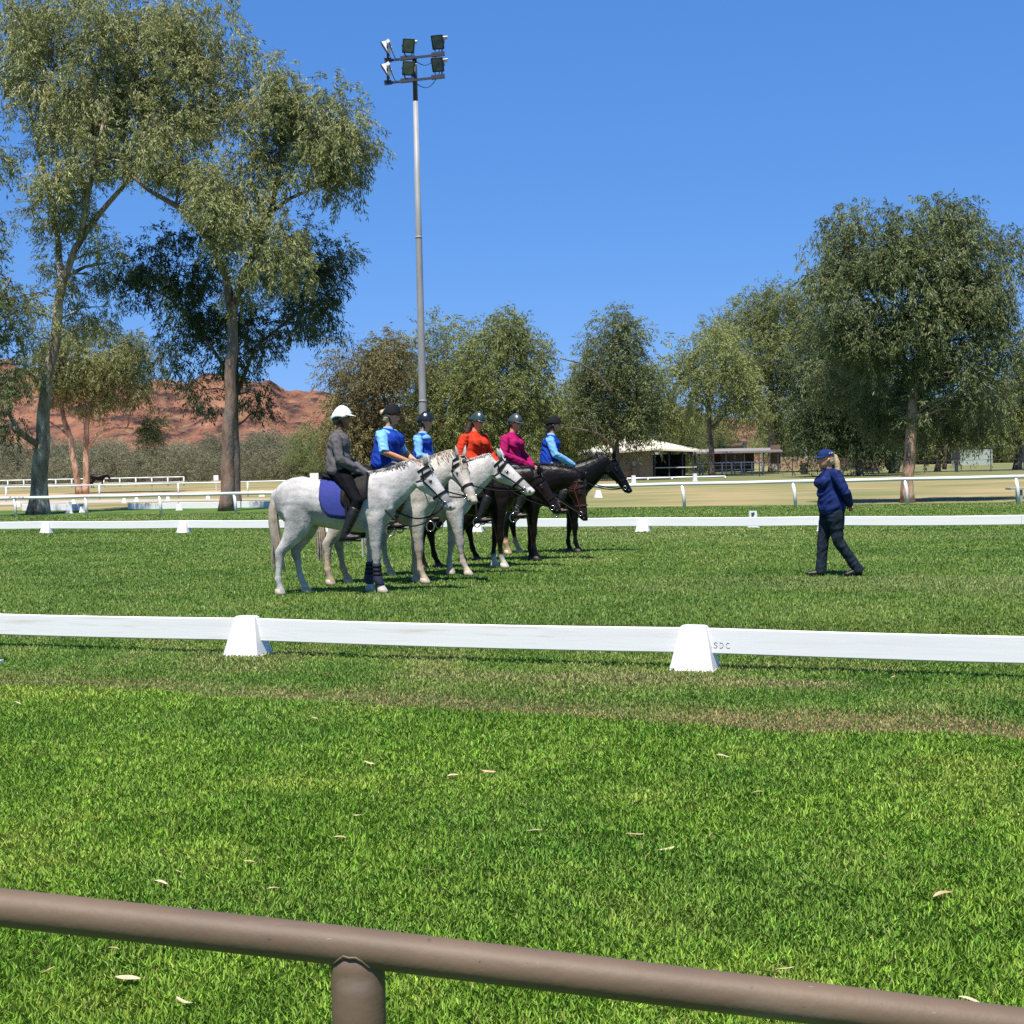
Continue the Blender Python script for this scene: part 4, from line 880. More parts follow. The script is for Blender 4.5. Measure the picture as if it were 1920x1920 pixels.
wallbox('paling_fence', 'brown paling fence behind the instructor cap', 'fence', 1540, 1648, 859, 880, 132, M_BROWN, .1, 40)
wallbox('earth_bank', 'long reddish earth bank behind the right-hand trunks', 'bank', 1648, 1990, 852, 866, 170, M_EARTH, 1.5)
wallbox('green_shed', 'pale grey-green flat shed among the right-hand trees', 'shed', 1792, 1852, 843, 866, 150, mat('pale_green_wall', (.36, .42, .37), rough=.8), 3)
def chain_fence():
    d = 104.0; root = mk_empty('wire_fence', gd(1600, d)); off = Vector(root.location); ps = list(range(1300, 1990, 62))
    for px in ps:
        p = gd(px, d); mb = MB(); mb.tube([p, p + Vector((0, 0, 1.75))], .035, 6); mb.build('post', M_DARKSTEEL, root, off=off)
    for z in (.08, .85, 1.72):
        mb = MB(); mb.tube([gd(px, d) + Vector((0, 0, z)) for px in ps], .014, 5); mb.build('wire', M_DARKSTEEL, root, off=off)
    p = gd(1462, d); mb = MB(); mb.tube([p + Vector((0, 0, 1.7)), gd(1492, d)], .03, 6); mb.build('brace', M_DARKSTEEL, root, off=off)
    tag(root, 'tall thin wire fence with dark posts across the right background', 'fence')
chain_fence()
def small_things():
    p = gd(1512, 112); mb = MB(); mb.tube([(0, 0, 0), (0, 0, at(1512, 832, 112).z)], .085, 8); o = mb.build('white_post', M_GREY); o.location = p; tag(o, 'pale upright post left of the instructor cap', 'post')
    p = gd(1508, 108); mb = MB(); mb.tube([(0, 0, 0), (0, 0, .7), (0, 0, .72), (0, 0, .78)], [.26, .3, .34, .32], 14); o = mb.build('bin', M_DKIN); o.location = p; tag(o, 'dark bin at the foot of the pale post', 'bin')
    p = gd(1793, 104.6); t = mk_empty('sign_post', p); mb = MB(); mb.tube([(0, 0, 0), (0, 0, .8)], .12, 8); mb.build('post', M_DARKSTEEL, t); mb = MB(); mb.box((0, 0, 1.15), (.5, .2, .6)); mb.build('panel', M_DKIN, t); tag(t, 'dark square board on a post in front of the green shed', 'sign')
    p = gd(1630, 110); t = mk_empty('trestle', p); mb = MB()
    for x0, x1 in ((-.75, -.2), (.75, .15)): mb.beam((x0, 0, 0), (x1, .1, 1.15), .12, .16)
    mb.build('legs', M_DKIN, t); mb = MB(); mb.box((-.02, .1, 1.2), (.6, .3, .16)); mb.build('top_beam', M_DKIN, t); mb = MB(); mb.box((.1, 0, .22), (1.1, .3, .3)); mb.build('lower_box', M_DKIN, t); tag(t, 'dark A-framed trestle under the right-hand trees', 'trestle')
    M_CONC = mat('concrete', (.33, .31, .28), rough=.9)
    p = gnd(1914, 941); t = mk_empty('picnic_table', p); mb = MB(); mb.box((.12, 0, .40), (1.0, .5, .06)); mb.build('table_top', M_CONC, t)
    for x in (0, .45): mb = MB(); mb.box((x - .05, 0, .19), (.09, .35, .37)); mb.build('leg', M_CONC, t)
    tag(t, 'low grey concrete bench cut off by the right edge', 'bench')
small_things()
# fallen gum leaves on the lawn
M_FALLEN = [mat('fallen_leaf', (.44, .33, .19), (.36, .25, .13), scale=30, rough=.7), mat('pale_fallen_leaf', (.52, .43, .28), (.42, .32, .19), scale=30, rough=.7)]
def leaf_mesh(seed):
    r = random.Random(seed); vs, fs = [], []; n = 7; L = .11
    for i in range(n + 1):
        t = i / n; wd = .013 * math.sin(math.pi * min(1, t * .93 + .05)) ** .8 + .0008; z = .012 * math.sin(3 * t + seed) + .006; y = .010 * math.sin(2.4 * t + seed)
        vs += [(t * L, y - wd, z + .006), (t * L, y, z), (t * L, y + wd, z + .006)]
    for i in range(n): b = i * 3; fs += [(b, b + 3, b + 4, b + 1), (b + 1, b + 4, b + 5, b + 2)]
    mb = MB(); mb.add(vs, fs); return mb.mesh('fallen_leaf')
LM = [leaf_mesh(i) for i in range(4)]
spots = [(478, 1617), (288, 1656), (326, 1634), (680, 1528), (625, 1571), (840, 1458), (930, 1450), (772, 1458), (1410, 1488), (1016, 1560), (1176, 1568), (58, 1392), (196, 1474), (25, 1318), (1420, 1824), (1490, 1816), (1750, 1684), (1796, 1876), (104, 1816), (330, 1872), (185, 1784), (264, 1838), (785, 1633), (683, 1428), (1680, 1268), (1060, 1435), (583, 1347), (1265, 1590), (500, 1668), (1345, 1420)]
for i, (px, py) in enumerate(spots):
    me = LM[i % 4].copy(); me.materials.append(M_FALLEN[i % 2]); o = bpy.data.objects.new('fallen_leaf', me); col.objects.link(o)
    o.location = gnd(px, py, .042) ; o.rotation_euler = (rnd.uniform(-.3, .3), rnd.uniform(-.2, .2), rnd.uniform(-.5, .5) + (math.pi if i % 3 == 0 else 0)); s_ = rnd.uniform(.4, .8); o.scale = (s_, s_ * 1.15, s_ * .7)
    tag(o, 'dry tan gum leaf fallen on the green lawn', 'leaf', 'fallen leaves on the lawn')
# ------------------------------------------------------------------ horses
def lin(*c): return tuple(((x / 255) / 12.92 if x <= 10 else ((x / 255 + .055) / 1.055) ** 2.4) for x in c)
M_COATW = vcol_mat('white_coat', rough=.7, nscale=4.5, namt=.42, dapple=.30, spec=.15)
M_COATD = vcol_mat('dark_coat', rough=.36, nscale=4, namt=.35, spec=.16)
M_LEATHER = mat('black_leather', (.006, .005, .0045), (.011, .009, .008), scale=20, rough=.6, spec=.12)
M_BRLEATHER = mat('brown_leather', (.06, .026, .016), (.042, .018, .012), scale=20, rough=.45)
M_STEEL = mat('bit_steel', (.6, .6, .6), rough=.25, metal=1)
M_EYE = mat('eye', (.012, .01, .009), rough=.08, spec=.8)
M_NOSTRIL = mat('nostril', (.03, .025, .025), rough=.7)
HT = [0, .12, .22, .34, .46, .58, .70, .82, .92, 1.0]
HHH = [.095, .132, .148, .138, .114, .094, .083, .078, .070, .040]
HHW = [.076, .092, .100, .096, .080, .066, .060, .062, .061, .038]
TORSO = [(-.775, 1.19, .09, .07), (-.735, 1.17, .19, .15), (-.66, 1.16, .26, .205), (-.55, 1.165, .295, .245), (-.42, 1.17, .305, .268), (-.27, 1.145, .295, .272), (-.08, 1.11, .30, .285), (.12, 1.09, .318, .285), (.28, 1.10, .348, .262), (.42, 1.11, .35, .238), (.54, 1.11, .315, .215), (.64, 1.11, .25, .175), (.71, 1.12, .16, .12), (.75, 1.13, .07, .06)]
def torso_at(x):
    xs = [t[0] for t in TORSO]; return [float(np.interp(x, xs, [t[k] for t in TORSO])) for k in (1, 2, 3)]
def front_leg(mb, y, dx, lift=0):
    P = [(.47, 1.14), (.475, 1.00), (.465, .88), (.472, .76), (.478, .64), (.482, .54), (.486, .47), (.486, .43), (.482, .38), (.482, .30), (.484, .235), (.487, .195), (.500, .150), (.514, .115), (.524, .080), (.540, .030), (.545, 0)]
    A = [.16, .165, .148, .110, .080, .063, .063, .060, .044, .036, .037, .049, .040, .039, .049, .062, .066]
    B = [.06, .09, .09, .076, .062, .053, .053, .051, .040, .033, .034, .043, .038, .038, .047, .057, .060]
    pts = []
    for (x, z) in P:
        f = max(0, (1.0 - z) / 1.0); pts.append((x + dx * f, y * (1 - .12 * f), z))
    mb.tube(pts, A, 12, rb=B, lat=(0, 1, 0))
def hind_leg(mb, y, dx):
    P = [(-.46, 1.22), (-.45, 1.08), (-.435, .96), (-.44, .86), (-.475, .76), (-.525, .66), (-.575, .585), (-.605, .53), (-.602, .48), (-.592, .42), (-.585, .32), (-.580, .25), (-.574, .205), (-.556, .155), (-.541, .118), (-.530, .082), (-.514, .030), (-.508, 0)]
    A = [.20, .225, .205, .172, .134, .096, .071, .069, .062, .049, .039, .041, .051, .041, .040, .050, .063, .067]
    B = [.09, .115, .118, .108, .092, .072, .059, .054, .049, .040, .033, .036, .045, .039, .038, .047, .057, .060]
    pts = []
    for (x, z) in P:
        f = max(0, (1.05 - z) / 1.05); pts.append((x + dx * f, y * (1 - .08 * f), z))
    mb.tube(pts, A, 12, rb=B, lat=(0, 1, 0))
def horse(label, loc, rz, s, coat, poll, pitch, yaw=0, legs=(0, 0, 0, 0), mane=None, mane_len=1.0, mat_=None, colfn=None, cat='horse', neck_bow=.0, bridle=None, bridle_mat=None, hand=None, vox=.0155, rein_sag=.12, tail_col=None, cloth=None, cloth_label=None, saddle_label=None, hoof=(.45, .38, .30), lod=False, ears=.2):
    root = mk_empty('horse', loc, rz); root.scale = (s, s, s); tag(root, label, cat, 'horses lined up with their riders')
    mb = MB()
    mb.frames([((x, 0, zc), (0, 0, 1), (0, -1, 0), hh, hw) for x, zc, hh, hw in TORSO], 20)
    mb.tube([(.05, 0, 1.33), (.20, 0, 1.385), (.32, 0, 1.40), (.45, 0, 1.36)], [.06, .075, .08, .09], 10, rb=[.05, .055, .06, .07], lat=(0, 1, 0))
    mb.tube([(-.70, 0, 1.30), (-.78, 0, 1.26), (-.81, 0, 1.15)], [.06, .05, .035], 8)
    for y, i in ((-.135, 0), (.135, 1)): front_leg(mb, y, legs[i])
    for y, i in ((-.145, 2), (.145, 3)): hind_leg(mb, y, legs[i])
    for y in (-.13, .13):                        # shoulder and thigh muscle, breast
        mb.tube([(.36, y, 1.30), (.45, y * 1.18, 1.12), (.56, y * .95, 1.0)], [.10, .16, .10], 10, rb=[.05, .075, .06], lat=(0, 1, 0))
        mb.tube([(-.36, y * 1.1, 1.28), (-.50, y * 1.15, 1.15), (-.60, y, 1.0)], [.12, .19, .12], 10, rb=[.07, .10, .08], lat=(0, 1, 0))
        mb.tube([(.60, y * .55, 1.16), (.66, y * .6, 1.05), (.62, y * .5, .95)], [.06, .075, .05], 8)
    # neck
    cy, sy = math.cos(yaw), math.sin(yaw); cp, sp = math.cos(pitch), math.sin(pitch)
    d = Vector((cp * cy, -cp * sy, -sp)); L = Vector((sy, cy, 0)); Fc = d.cross(L).normalized()
    pl = Vector((poll[0], -.10 * sy * 2, poll[1])); B0 = Vector((.40, 0, 1.17)); hp = pl - Fc * .11 - d * .02
    n = 9; neck = []
    ctrl = B0.lerp(hp, .5) + Vector((.02, 0, neck_bow))
    for i in range(n):
        t = i / (n - 1); c = B0 * (1 - t) ** 2 + ctrl * 2 * t * (1 - t) + hp * t * t
        tg = ((ctrl - B0) * (1 - t) + (hp - ctrl) * t).normalized()
        lat = Vector((0, 1, 0)).lerp(L, t); lat = (lat - tg * lat.dot(tg)).normalized(); up = tg.cross(lat)
        if up.z < 0 and up.x > 0: up = -up
        up = lat.cross(tg) if lat.cross(tg).z > tg.cross(lat).z else tg.cross(lat)
        hh = float(np.interp(t, [0, .2, .45, .7, .9, 1], [.345, .305, .24, .185, .15, .13])); hw = float(np.interp(t, [0, .3, .6, .85, 1], [.175, .135, .105, .09, .083]))
        neck.append((c, up, lat, hh, hw))
    mb.frames(neck, 16)
    LH = .655
    def headp(t, a=0, b=0):                      # a along the lateral axis, b along the face normal, both in half sizes
        hh = float(np.interp(t, HT, HHH)); hw = float(np.interp(t, HT, HHW)); return pl + d * (t * LH) - Fc * hh * 1.0 + L * (a * hw) + Fc * (b * hh)
    mb.frames([(headp(t), Fc, L, hh, hw) for t, hh, hw in zip(HT, HHH, HHW)], 16)
    for sd_ in (-1, 1):
        mb.tube([headp(.16, sd_ * .55, -.5), headp(.27, sd_ * .75, -.45), headp(.36, sd_ * .5, -.4)], [.05, .066, .04], 8, rb=[.03, .04, .03], lat=L)   # cheek
        mb.tube([headp(.26, sd_ * .8, .45), headp(.36, sd_ * .75, .45)], [.028, .022], 8)                                                       # brow
    body = mb.remesh('body', mat_ or M_COATW, root, vox=vox, smooth=4)
    set_col(body, lambda co: colfn(co, dict(pl=np.array(pl), d=np.array(d), LH=LH, neck=neck)))
    for sd_ in (-1, 1):
        e = MB(); b0 = headp(.02, sd_ * .62, .75); tipd = (Fc * .35 - d * .75 + L * sd_ * ears + Vector((0, 0, .25))).normalized()
        e.tube([b0 - tipd * .02, b0 + tipd * .05, b0 + tipd * .10, b0 + tipd * .155], [.030, .036, .026, .004], 8, rb=[.02, .02, .014, .003], lat=L)
        eo = e.build('ear', mat_ or M_COATW, root, True); set_col(eo, lambda co: np.tile(np.array(colfn(np.array([list(b0)]), dict(pl=np.array(pl), d=np.array(d), LH=LH, neck=neck)))[0] * .8, (len(co), 1)))
        e = MB(); e.ball(headp(.32, sd_ * .86, .42), (.021, .021, .021)); e.build('eye', M_EYE, root, True)
        e = MB(); e.ball(headp(.93, sd_ * .80, .18), (.017, .017, .019)); e.build('nostril', M_NOSTRIL, root, True)
    for (y, i, x0) in ((-.119, 0, .54), (.119, 1, .54), (-.133, 2, -.512), (.133, 3, -.512)):
        h = MB(); x = x0 + legs[i]; h.frames([((x + .004, y, .004), (1, 0, 0), (0, 1, 0), .072, .062), ((x - .006, y, .04), (1, 0, 0), (0, 1, 0), .064, .057), ((x - .018, y, .078), (1, 0, 0), (0, 1, 0), .051, .048)], 12)
        hc = hoof if not callable(hoof) else hoof(i); ho = h.build('hoof', mat('hoof', hc, tuple(q * .8 for q in hc), scale=12, rough=.6), root, True)
    # mane, forelock and tail
    r = random.Random(int(loc[0] * 100)); mm = MB()
    def ribbon(pts, w0, out):
        vs, fs = [], []
        for i, p in enumerate(pts):
            t = i / (len(pts) - 1); w_ = w0 * (1 - .75 * t); tg = (pts[min(i + 1, len(pts) - 1)] - pts[max(i - 1, 0)]).normalized(); sd2 = tg.cross(out).normalized() * w_
            vs += [p - sd2, p + out * .006, p + sd2, p - out * .004]
        for i in range(len(pts) - 1):
            for k in range(4): fs.append((i * 4 + k, i * 4 + (k + 1) % 4, i * 4 + 4 + (k + 1) % 4, i * 4 + 4 + k))
        mm.add(vs, fs)
    for j in range(210):
        t = r.uniform(.16, .99); i = min(int(t * (n - 1)), n - 2); f = t * (n - 1) - i
        c = neck[i][0].lerp(neck[i + 1][0], f); up = neck[i][1].lerp(neck[i + 1][1], f); lat = neck[i][2].lerp(neck[i + 1][2], f); hh = neck[i][3] + (neck[i + 1][3] - neck[i][3]) * f; hw = neck[i][4] + (neck[i + 1][4] - neck[i][4]) * f
        sg = -1 if r.random() < .85 else 1; ln = mane_len * r.uniform(.35, 1.15) * (.75 + .5 * mnoise.noise(Vector((t * 6, loc[0], 0)))); pts = []; dr = r.uniform(-.09, .06)
        for q in range(6):
            al = (-.12 + q / 5 * 1.75 * ln / max(hh / .16, .8)); pts.append(c + up * (hh * 1.0 * math.cos(al) + .012) + lat * (sg * (hw * math.sin(al) + .010 * math.sin(al))) + Vector((dr * q / 5, 0, 0)))
        ribbon(pts, r.uniform(.004, .011), (lat * sg + up * .3).normalized())
    for j in range(14):
        a = r.uniform(-.6, .6); pts = [headp(.0 + q * .045 * mane_len, a * (1 + .1 * q), 1.04 + .03 * math.sin(q)) for q in range(6)]; ribbon(pts, r.uniform(.008, .014), Fc)
    mo = mm.build('mane', mane, root, True)
    mm = MB(); tl = MB()
    tl.tube([(-.78, 0, 1.24), (-.81, 0, 1.08), (-.805, 0, .90), (-.785, 0, .70), (-.765, 0, .52), (-.75, 0, .40)], [.035, .055, .065, .065, .05, .015], 10)
    for j in range(46):
        a = r.uniform(0, 6.283); q0 = r.uniform(.02, .06); pts = []; l_ = r.uniform(.75, 1.0)
        for q in range(7):
            t = q / 6; z = 1.22 - t * l_ * .95; pts.append(Vector((-.77 - .045 * math.sin(min(1, t * 2) * 1.57) + .06 * t + math.cos(a) * q0 * (.5 + 1.1 * t), math.sin(a) * q0 * (.5 + 1.1 * t), z)))
        ribbon(pts, r.uniform(.008, .016), Vector((math.cos(a), math.sin(a), 0)))
    tl.v += []; nn = len(tl.v); tl.v += mm.v; tl.f += [tuple(i + nn for i in f) for f in mm.f]
    tl.build('tail', tail_col or mane, root, True)
    info = dict(root=root, headp=headp, L=L, Fc=Fc, d=d, s=s, loc=Vector(loc), rz=rz)
    # bridle, a thing of its own
    if bridle:
        bm_ = bridle_mat or M_LEATHER; br = mk_empty('bridle', loc, rz); br.scale = (s, s, s); tag(br, bridle, 'bridle', 'bridles and reins')
        def ring(t, w_, g=1.07, a0=0, a1=2 * math.pi, t2=None):
            o = MB(); vs, fs = [], []; k = 24
            for i in range(k + 1):
                al = a0 + (a1 - a0) * i / k
                for q, gg in ((-w_ / 2, g), (w_ / 2, g), (w_ / 2, g + .07), (-w_ / 2, g + .07)):
                    tt = t + ((t2 - t) * abs(math.sin(al)) if t2 else 0); vs.append(headp(tt, gg * math.sin(al), gg * math.cos(al)) + d * q)
            for i in range(k):
                for q in range(4): fs.append((i * 4 + q, i * 4 + (q + 1) % 4, i * 4 + 4 + (q + 1) % 4, i * 4 + 4 + q))
            o.add(vs, fs); return o
        ring(.62, .028).build('noseband', bm_, br)
        ring(.15, .022, 1.06, -1.7, 1.7).build('browband', bm_, br)
        ring(.04, .024, 1.10, -2.0, 2.0).build('headpiece', bm_, br)
        ring(.10, .014, 1.07, 0, 2 * math.pi, .20).build('throat_lash', bm_, br)
        for sd_ in (-1, 1):
            o = MB(); o.tube([headp(.06, sd_ * 1.1, .15), headp(.25, sd_ * 1.1, -.05), headp(.5, sd_ * 1.12, -.1), headp(.80, sd_ * 1.12, -.15)], .010, 6, rb=.005, lat=L); o.build('cheek_strap', bm_, br)
            o = MB(); k = 14; c = headp(.82, sd_ * 1.15, -.15); o.tube([c + (d * math.cos(6.283 * i / k) + Fc * math.sin(6.283 * i / k)) * .030 for i in range(k + 1)], .006, 6, cap=False); o.build('bit_ring', M_STEEL, br, True)
            if hand is not None:
                h = Vector((hand[0], sd_ * .06 + hand[1], hand[2])); o = MB(); pts = []
                for i in range(15):
                    t = i / 14; p = c.lerp(h, t); p.z -= rein_sag * 4 * t * (1 - t) * (1.0 if sd_ < 0 else .8); p.y += sd_ * .13 * math.sin(math.pi * min(1, t * 1.0)) ** .8
                    pts.append(p)
                o.tube(pts, .009, 6, rb=.006); o.build('rein', bm_, br, True)
    # saddle cloth and saddle
    def wrap(name, x0, x1, a0, a1, g, mt, parent, nx=14, na=12, shape=None, th=.012):
        o = MB(); vs, fs = [], []
        for sd_ in (-1, 1):
            for lay in (0, 1):
                for i in range(nx + 1):
                    x = x0 + (x1 - x0) * i / nx
                    for j in range(na + 1):
                        u = i / nx; al = a0 + (a1 * (shape(u) if shape else 1) - a0) * j / na
                        zc, hh, hw = torso_at(x); gg = g + lay * th; y = (hw + gg) * (math.sin(al) if al < 1.57 else 1 + .01); z = zc + (hh + gg) * math.cos(al)
                        if al >= 1.57: z = zc - (hh + gg) * (al - 1.5708)
                        lim = max(0.0, .29 - abs(x - .05) * .0)
                        if al < .5: z = max(z, zc + hh + gg - .02 + .05 * (x - .0) * (x > .1))
                        vs.append((x, sd_ * y, z))
            b0 = len(vs) - 2 * (nx + 1) * (na + 1); m1 = (nx + 1) * (na + 1)
            for i in range(nx):
                for j in range(na):
                    a = b0 + i * (na + 1) + j; q = [a, a + 1, a + na + 2, a + na + 1]; q2 = [v_ + m1 for v_ in q]
                    fs += [tuple(q) if sd_ > 0 else tuple(reversed(q)), tuple(reversed(q2)) if sd_ > 0 else tuple(q2)]
            rim = [b0 + i * (na + 1) + na for i in range(nx + 1)]
            edge = [b0 + j for j in range(na + 1)] + [b0 + i * (na + 1) + na for i in range(1, nx + 1)] + [b0 + nx * (na + 1) + j for j in range(na - 1, -1, -1)]
            for a, b in zip(edge, edge[1:]): fs.append((a, b, b + m1, a + m1))
        o.add(vs, fs); return o.build(name, mt, parent, True)
    if cloth:
        c = mk_empty('saddle_cloth', loc, rz); c.scale = (s, s, s); tag(c, cloth_label, 'saddle cloth', 'saddle cloths')
        rd = lambda u: 1 - .30 * max(0, (.30 - u) / .30) ** 2 - .15 * max(0, (u - .8) / .2) ** 2
        wrap('cloth', -.17, .31, .02, 2.0, .020, cloth, c, shape=rd)
        pass
    if saddle_label:
        t = mk_empty('saddle', loc, rz); t.scale = (s, s, s); tag(t, saddle_label, 'saddle', 'saddles under the riders')
        wrap('flap', .10, .42, .35, 1.75, .036, M_LEATHER, t, shape=lambda u: .80 + .2 * math.sin(math.pi * min(1, u * 1.1)))
        o = MB(); o.tube([(-.19, 0, 1.50), (-.12, 0, 1.465), (0, 0, 1.435), (.12, 0, 1.445), (.22, 0, 1.485), (.27, 0, 1.47)], [.035, .045, .045, .045, .045, .025], 12, rb=[.14, .16, .13, .10, .08, .05], lat=(0, 1, 0)); o.build('seat', M_LEATHER, t, True)
        for sd_ in (-1, 1):
            o = MB(); o.beam((.16, sd_ * .325, 1.25), (.19, sd_ * .385, .76), .03, .008, up=(0, 1, 0)); o.build('stirrup_leather', M_LEATHER, t)
            o = MB(); k = 12; o.tube([(.19 + .055 * math.cos(6.283 * i / k), sd_ * .39, .70 + .07 * math.sin(6.283 * i / k)) for i in range(k + 1)], .009, 6, cap=False); o.build('stirrup_iron', M_STEEL, t, True)
    return info
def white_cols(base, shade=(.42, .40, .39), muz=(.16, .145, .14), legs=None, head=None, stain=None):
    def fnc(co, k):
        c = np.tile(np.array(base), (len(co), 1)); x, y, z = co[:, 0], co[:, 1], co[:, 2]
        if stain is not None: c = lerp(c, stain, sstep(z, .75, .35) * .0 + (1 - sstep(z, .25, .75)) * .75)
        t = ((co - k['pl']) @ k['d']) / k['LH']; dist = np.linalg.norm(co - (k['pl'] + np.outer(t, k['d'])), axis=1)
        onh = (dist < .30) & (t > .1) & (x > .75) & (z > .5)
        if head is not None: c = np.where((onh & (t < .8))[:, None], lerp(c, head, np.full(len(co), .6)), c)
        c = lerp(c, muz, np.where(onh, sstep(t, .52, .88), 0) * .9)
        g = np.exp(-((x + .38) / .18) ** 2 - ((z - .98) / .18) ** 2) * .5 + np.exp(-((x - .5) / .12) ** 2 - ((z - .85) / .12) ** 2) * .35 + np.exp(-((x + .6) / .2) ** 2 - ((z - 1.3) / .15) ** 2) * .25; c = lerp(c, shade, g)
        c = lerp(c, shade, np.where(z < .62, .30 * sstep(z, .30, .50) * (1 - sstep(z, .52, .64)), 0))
        c = lerp(c, (.10, .095, .09), np.where((z < .9) & (np.abs(y) < .10) & (np.abs(x) < .3), .3, 0))  # belly underside darker: its shade put into the coat colour
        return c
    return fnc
def dark_cols(base, brown=None, muz=None, socks=()):
    """socks: (leg x sign, y sign, height, colour)"""
    def fnc(co, k):
        c = np.tile(np.array(base), (len(co), 1)); x, y, z = co[:, 0], co[:, 1], co[:, 2]
        t = ((co - k['pl']) @ k['d']) / k['LH']; dist = np.linalg.norm(co - (k['pl'] + np.outer(t, k['d'])), axis=1); onh = (dist < .30) & (t > .05) & (x > .75) & (z > .4)
        if brown is not None: c = lerp(c, brown, np.where(onh, .9, 0))
        if muz is not None: c = lerp(c, muz, np.where(onh, sstep(t, .75, .95), 0))
        for sx, sy, h, cc in socks: c = lerp(c, cc, np.where((np.sign(x) == sx) & (np.sign(y) == sy), 1 - sstep(z, h - .04, h + .03), 0))
        return c
    return fnc
WH = (.47, .455, .44)
MANE_GREY = mat('grey_mane', (.10, .095, .095), (.50, .47, .43), scale=7, rough=.6, lo=.42, hi=.6)
MANE_BLOND = mat('blond_mane', (.45, .38, .28), (.20, .17, .14), scale=14, rough=.6)
MANE_WHITE = mat('white_mane', (.55, .53, .50), (.40, .38, .36), scale=14, rough=.6)
MANE_BLACK = mat('black_mane', (.012, .011, .011), (.02, .018, .017), scale=14, rough=.45)
TAIL_GREY = mat('grey_tail', (.34, .29, .22), (.20, .17, .135), scale=12, rough=.7)
M_BLUEPAD = mat('blue_saddle_cloth', (.022, .035, .21), (.018, .028, .17), scale=30, rough=.9, bump=.25, bscale=80)
M_BLACKPAD = mat('black_saddle_cloth', (.018, .018, .022), rough=.9)
M_NAVYWRAP = mat('navy_leg_boot', (.020, .022, .055), (.015, .016, .04), scale=20, rough=.7, bump=.1)
def hloc(px, d): g = gd(px, d); return (g.x, g.y, 0)
HS = {}
H1 = hloc(636, 17.7)
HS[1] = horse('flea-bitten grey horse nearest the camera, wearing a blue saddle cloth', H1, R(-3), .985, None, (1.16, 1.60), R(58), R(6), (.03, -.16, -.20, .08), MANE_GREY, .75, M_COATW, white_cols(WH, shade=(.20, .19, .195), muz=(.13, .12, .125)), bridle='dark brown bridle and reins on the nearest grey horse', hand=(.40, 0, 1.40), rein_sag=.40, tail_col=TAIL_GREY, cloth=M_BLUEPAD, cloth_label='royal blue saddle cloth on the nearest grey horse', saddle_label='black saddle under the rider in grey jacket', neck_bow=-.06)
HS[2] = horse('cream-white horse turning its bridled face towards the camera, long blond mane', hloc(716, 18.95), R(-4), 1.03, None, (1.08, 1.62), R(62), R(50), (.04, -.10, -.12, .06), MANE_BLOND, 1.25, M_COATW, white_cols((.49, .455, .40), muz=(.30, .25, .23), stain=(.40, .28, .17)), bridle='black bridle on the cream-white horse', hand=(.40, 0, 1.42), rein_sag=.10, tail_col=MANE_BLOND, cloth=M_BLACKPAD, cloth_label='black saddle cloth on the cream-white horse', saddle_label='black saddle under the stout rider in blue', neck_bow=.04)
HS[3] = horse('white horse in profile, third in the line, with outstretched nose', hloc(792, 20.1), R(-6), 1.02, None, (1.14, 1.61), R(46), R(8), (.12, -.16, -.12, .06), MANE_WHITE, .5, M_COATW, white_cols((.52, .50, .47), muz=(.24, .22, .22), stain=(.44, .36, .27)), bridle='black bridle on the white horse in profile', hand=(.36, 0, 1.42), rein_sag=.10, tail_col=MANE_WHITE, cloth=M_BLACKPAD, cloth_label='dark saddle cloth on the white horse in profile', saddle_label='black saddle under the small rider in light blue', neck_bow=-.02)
BAY = (.010, .006, .005)
HS[4] = horse('dark brown horse with two white front feet behind the white horses', hloc(878, 21.35), R(-5), 1.0, None, (1.12, 1.40), R(62), R(10), (.02, -.15, -.12, .06), MANE_BLACK, .5, M_COATD, dark_cols(BAY, brown=(.013, .008, .006), socks=((1, -1, .20, (.50, .47, .42)), (1, 1, .20, (.50, .47, .42)))), bridle='black bridle on the horse with white front feet', hand=(.36, 0, 1.40), rein_sag=.08, cloth=M_BLACKPAD, cloth_label='black saddle cloth under the orange-red rider', saddle_label='black saddle under the orange-red rider', hoof=lambda i: (.55, .48, .38) if i < 2 else (.03, .025, .02))
HS[5] = horse('dark bay horse with lowered brown face hanging straight down', hloc(945, 22.75), R(-4), 1.0, None, (1.30, 1.27), R(86), R(14), (.0, -.10, -.12, .08), MANE_BLACK, .5, M_COATD, dark_cols((.007, .005, .0045), brown=(.026, .0115, .0075), muz=(.045, .022, .016)), bridle='reddish-brown bridle on the horse with lowered head', bridle_mat=M_BRLEATHER, hand=(.38, 0, 1.36), rein_sag=.03, cloth=M_BLACKPAD, cloth_label='black saddle cloth under the magenta rider', saddle_label='black saddle under the magenta rider', neck_bow=.12, hoof=(.03, .025, .02))
HS[6] = horse('glossy black horse farthest in the line with raised head in profile', hloc(1024, 24.35), R(-3), 1.0, None, (1.20, 1.61), R(64), R(4), (.02, -.14, -.12, .06), MANE_BLACK, .55, M_COATD, dark_cols((.004, .004, .0043), socks=((-1, -1, .28, (.44, .29, .18)), (-1, 1, .28, (.44, .29, .18)))), bridle='black bridle on the farthest black horse', hand=(.40, 0, 1.42), rein_sag=.14, cloth=M_BLACKPAD, cloth_label='black saddle cloth under the farthest rider', saddle_label='black saddle under the farthest rider', hoof=lambda i: (.55, .42, .30) if i > 1 else (.03, .025, .02), neck_bow=-.05)
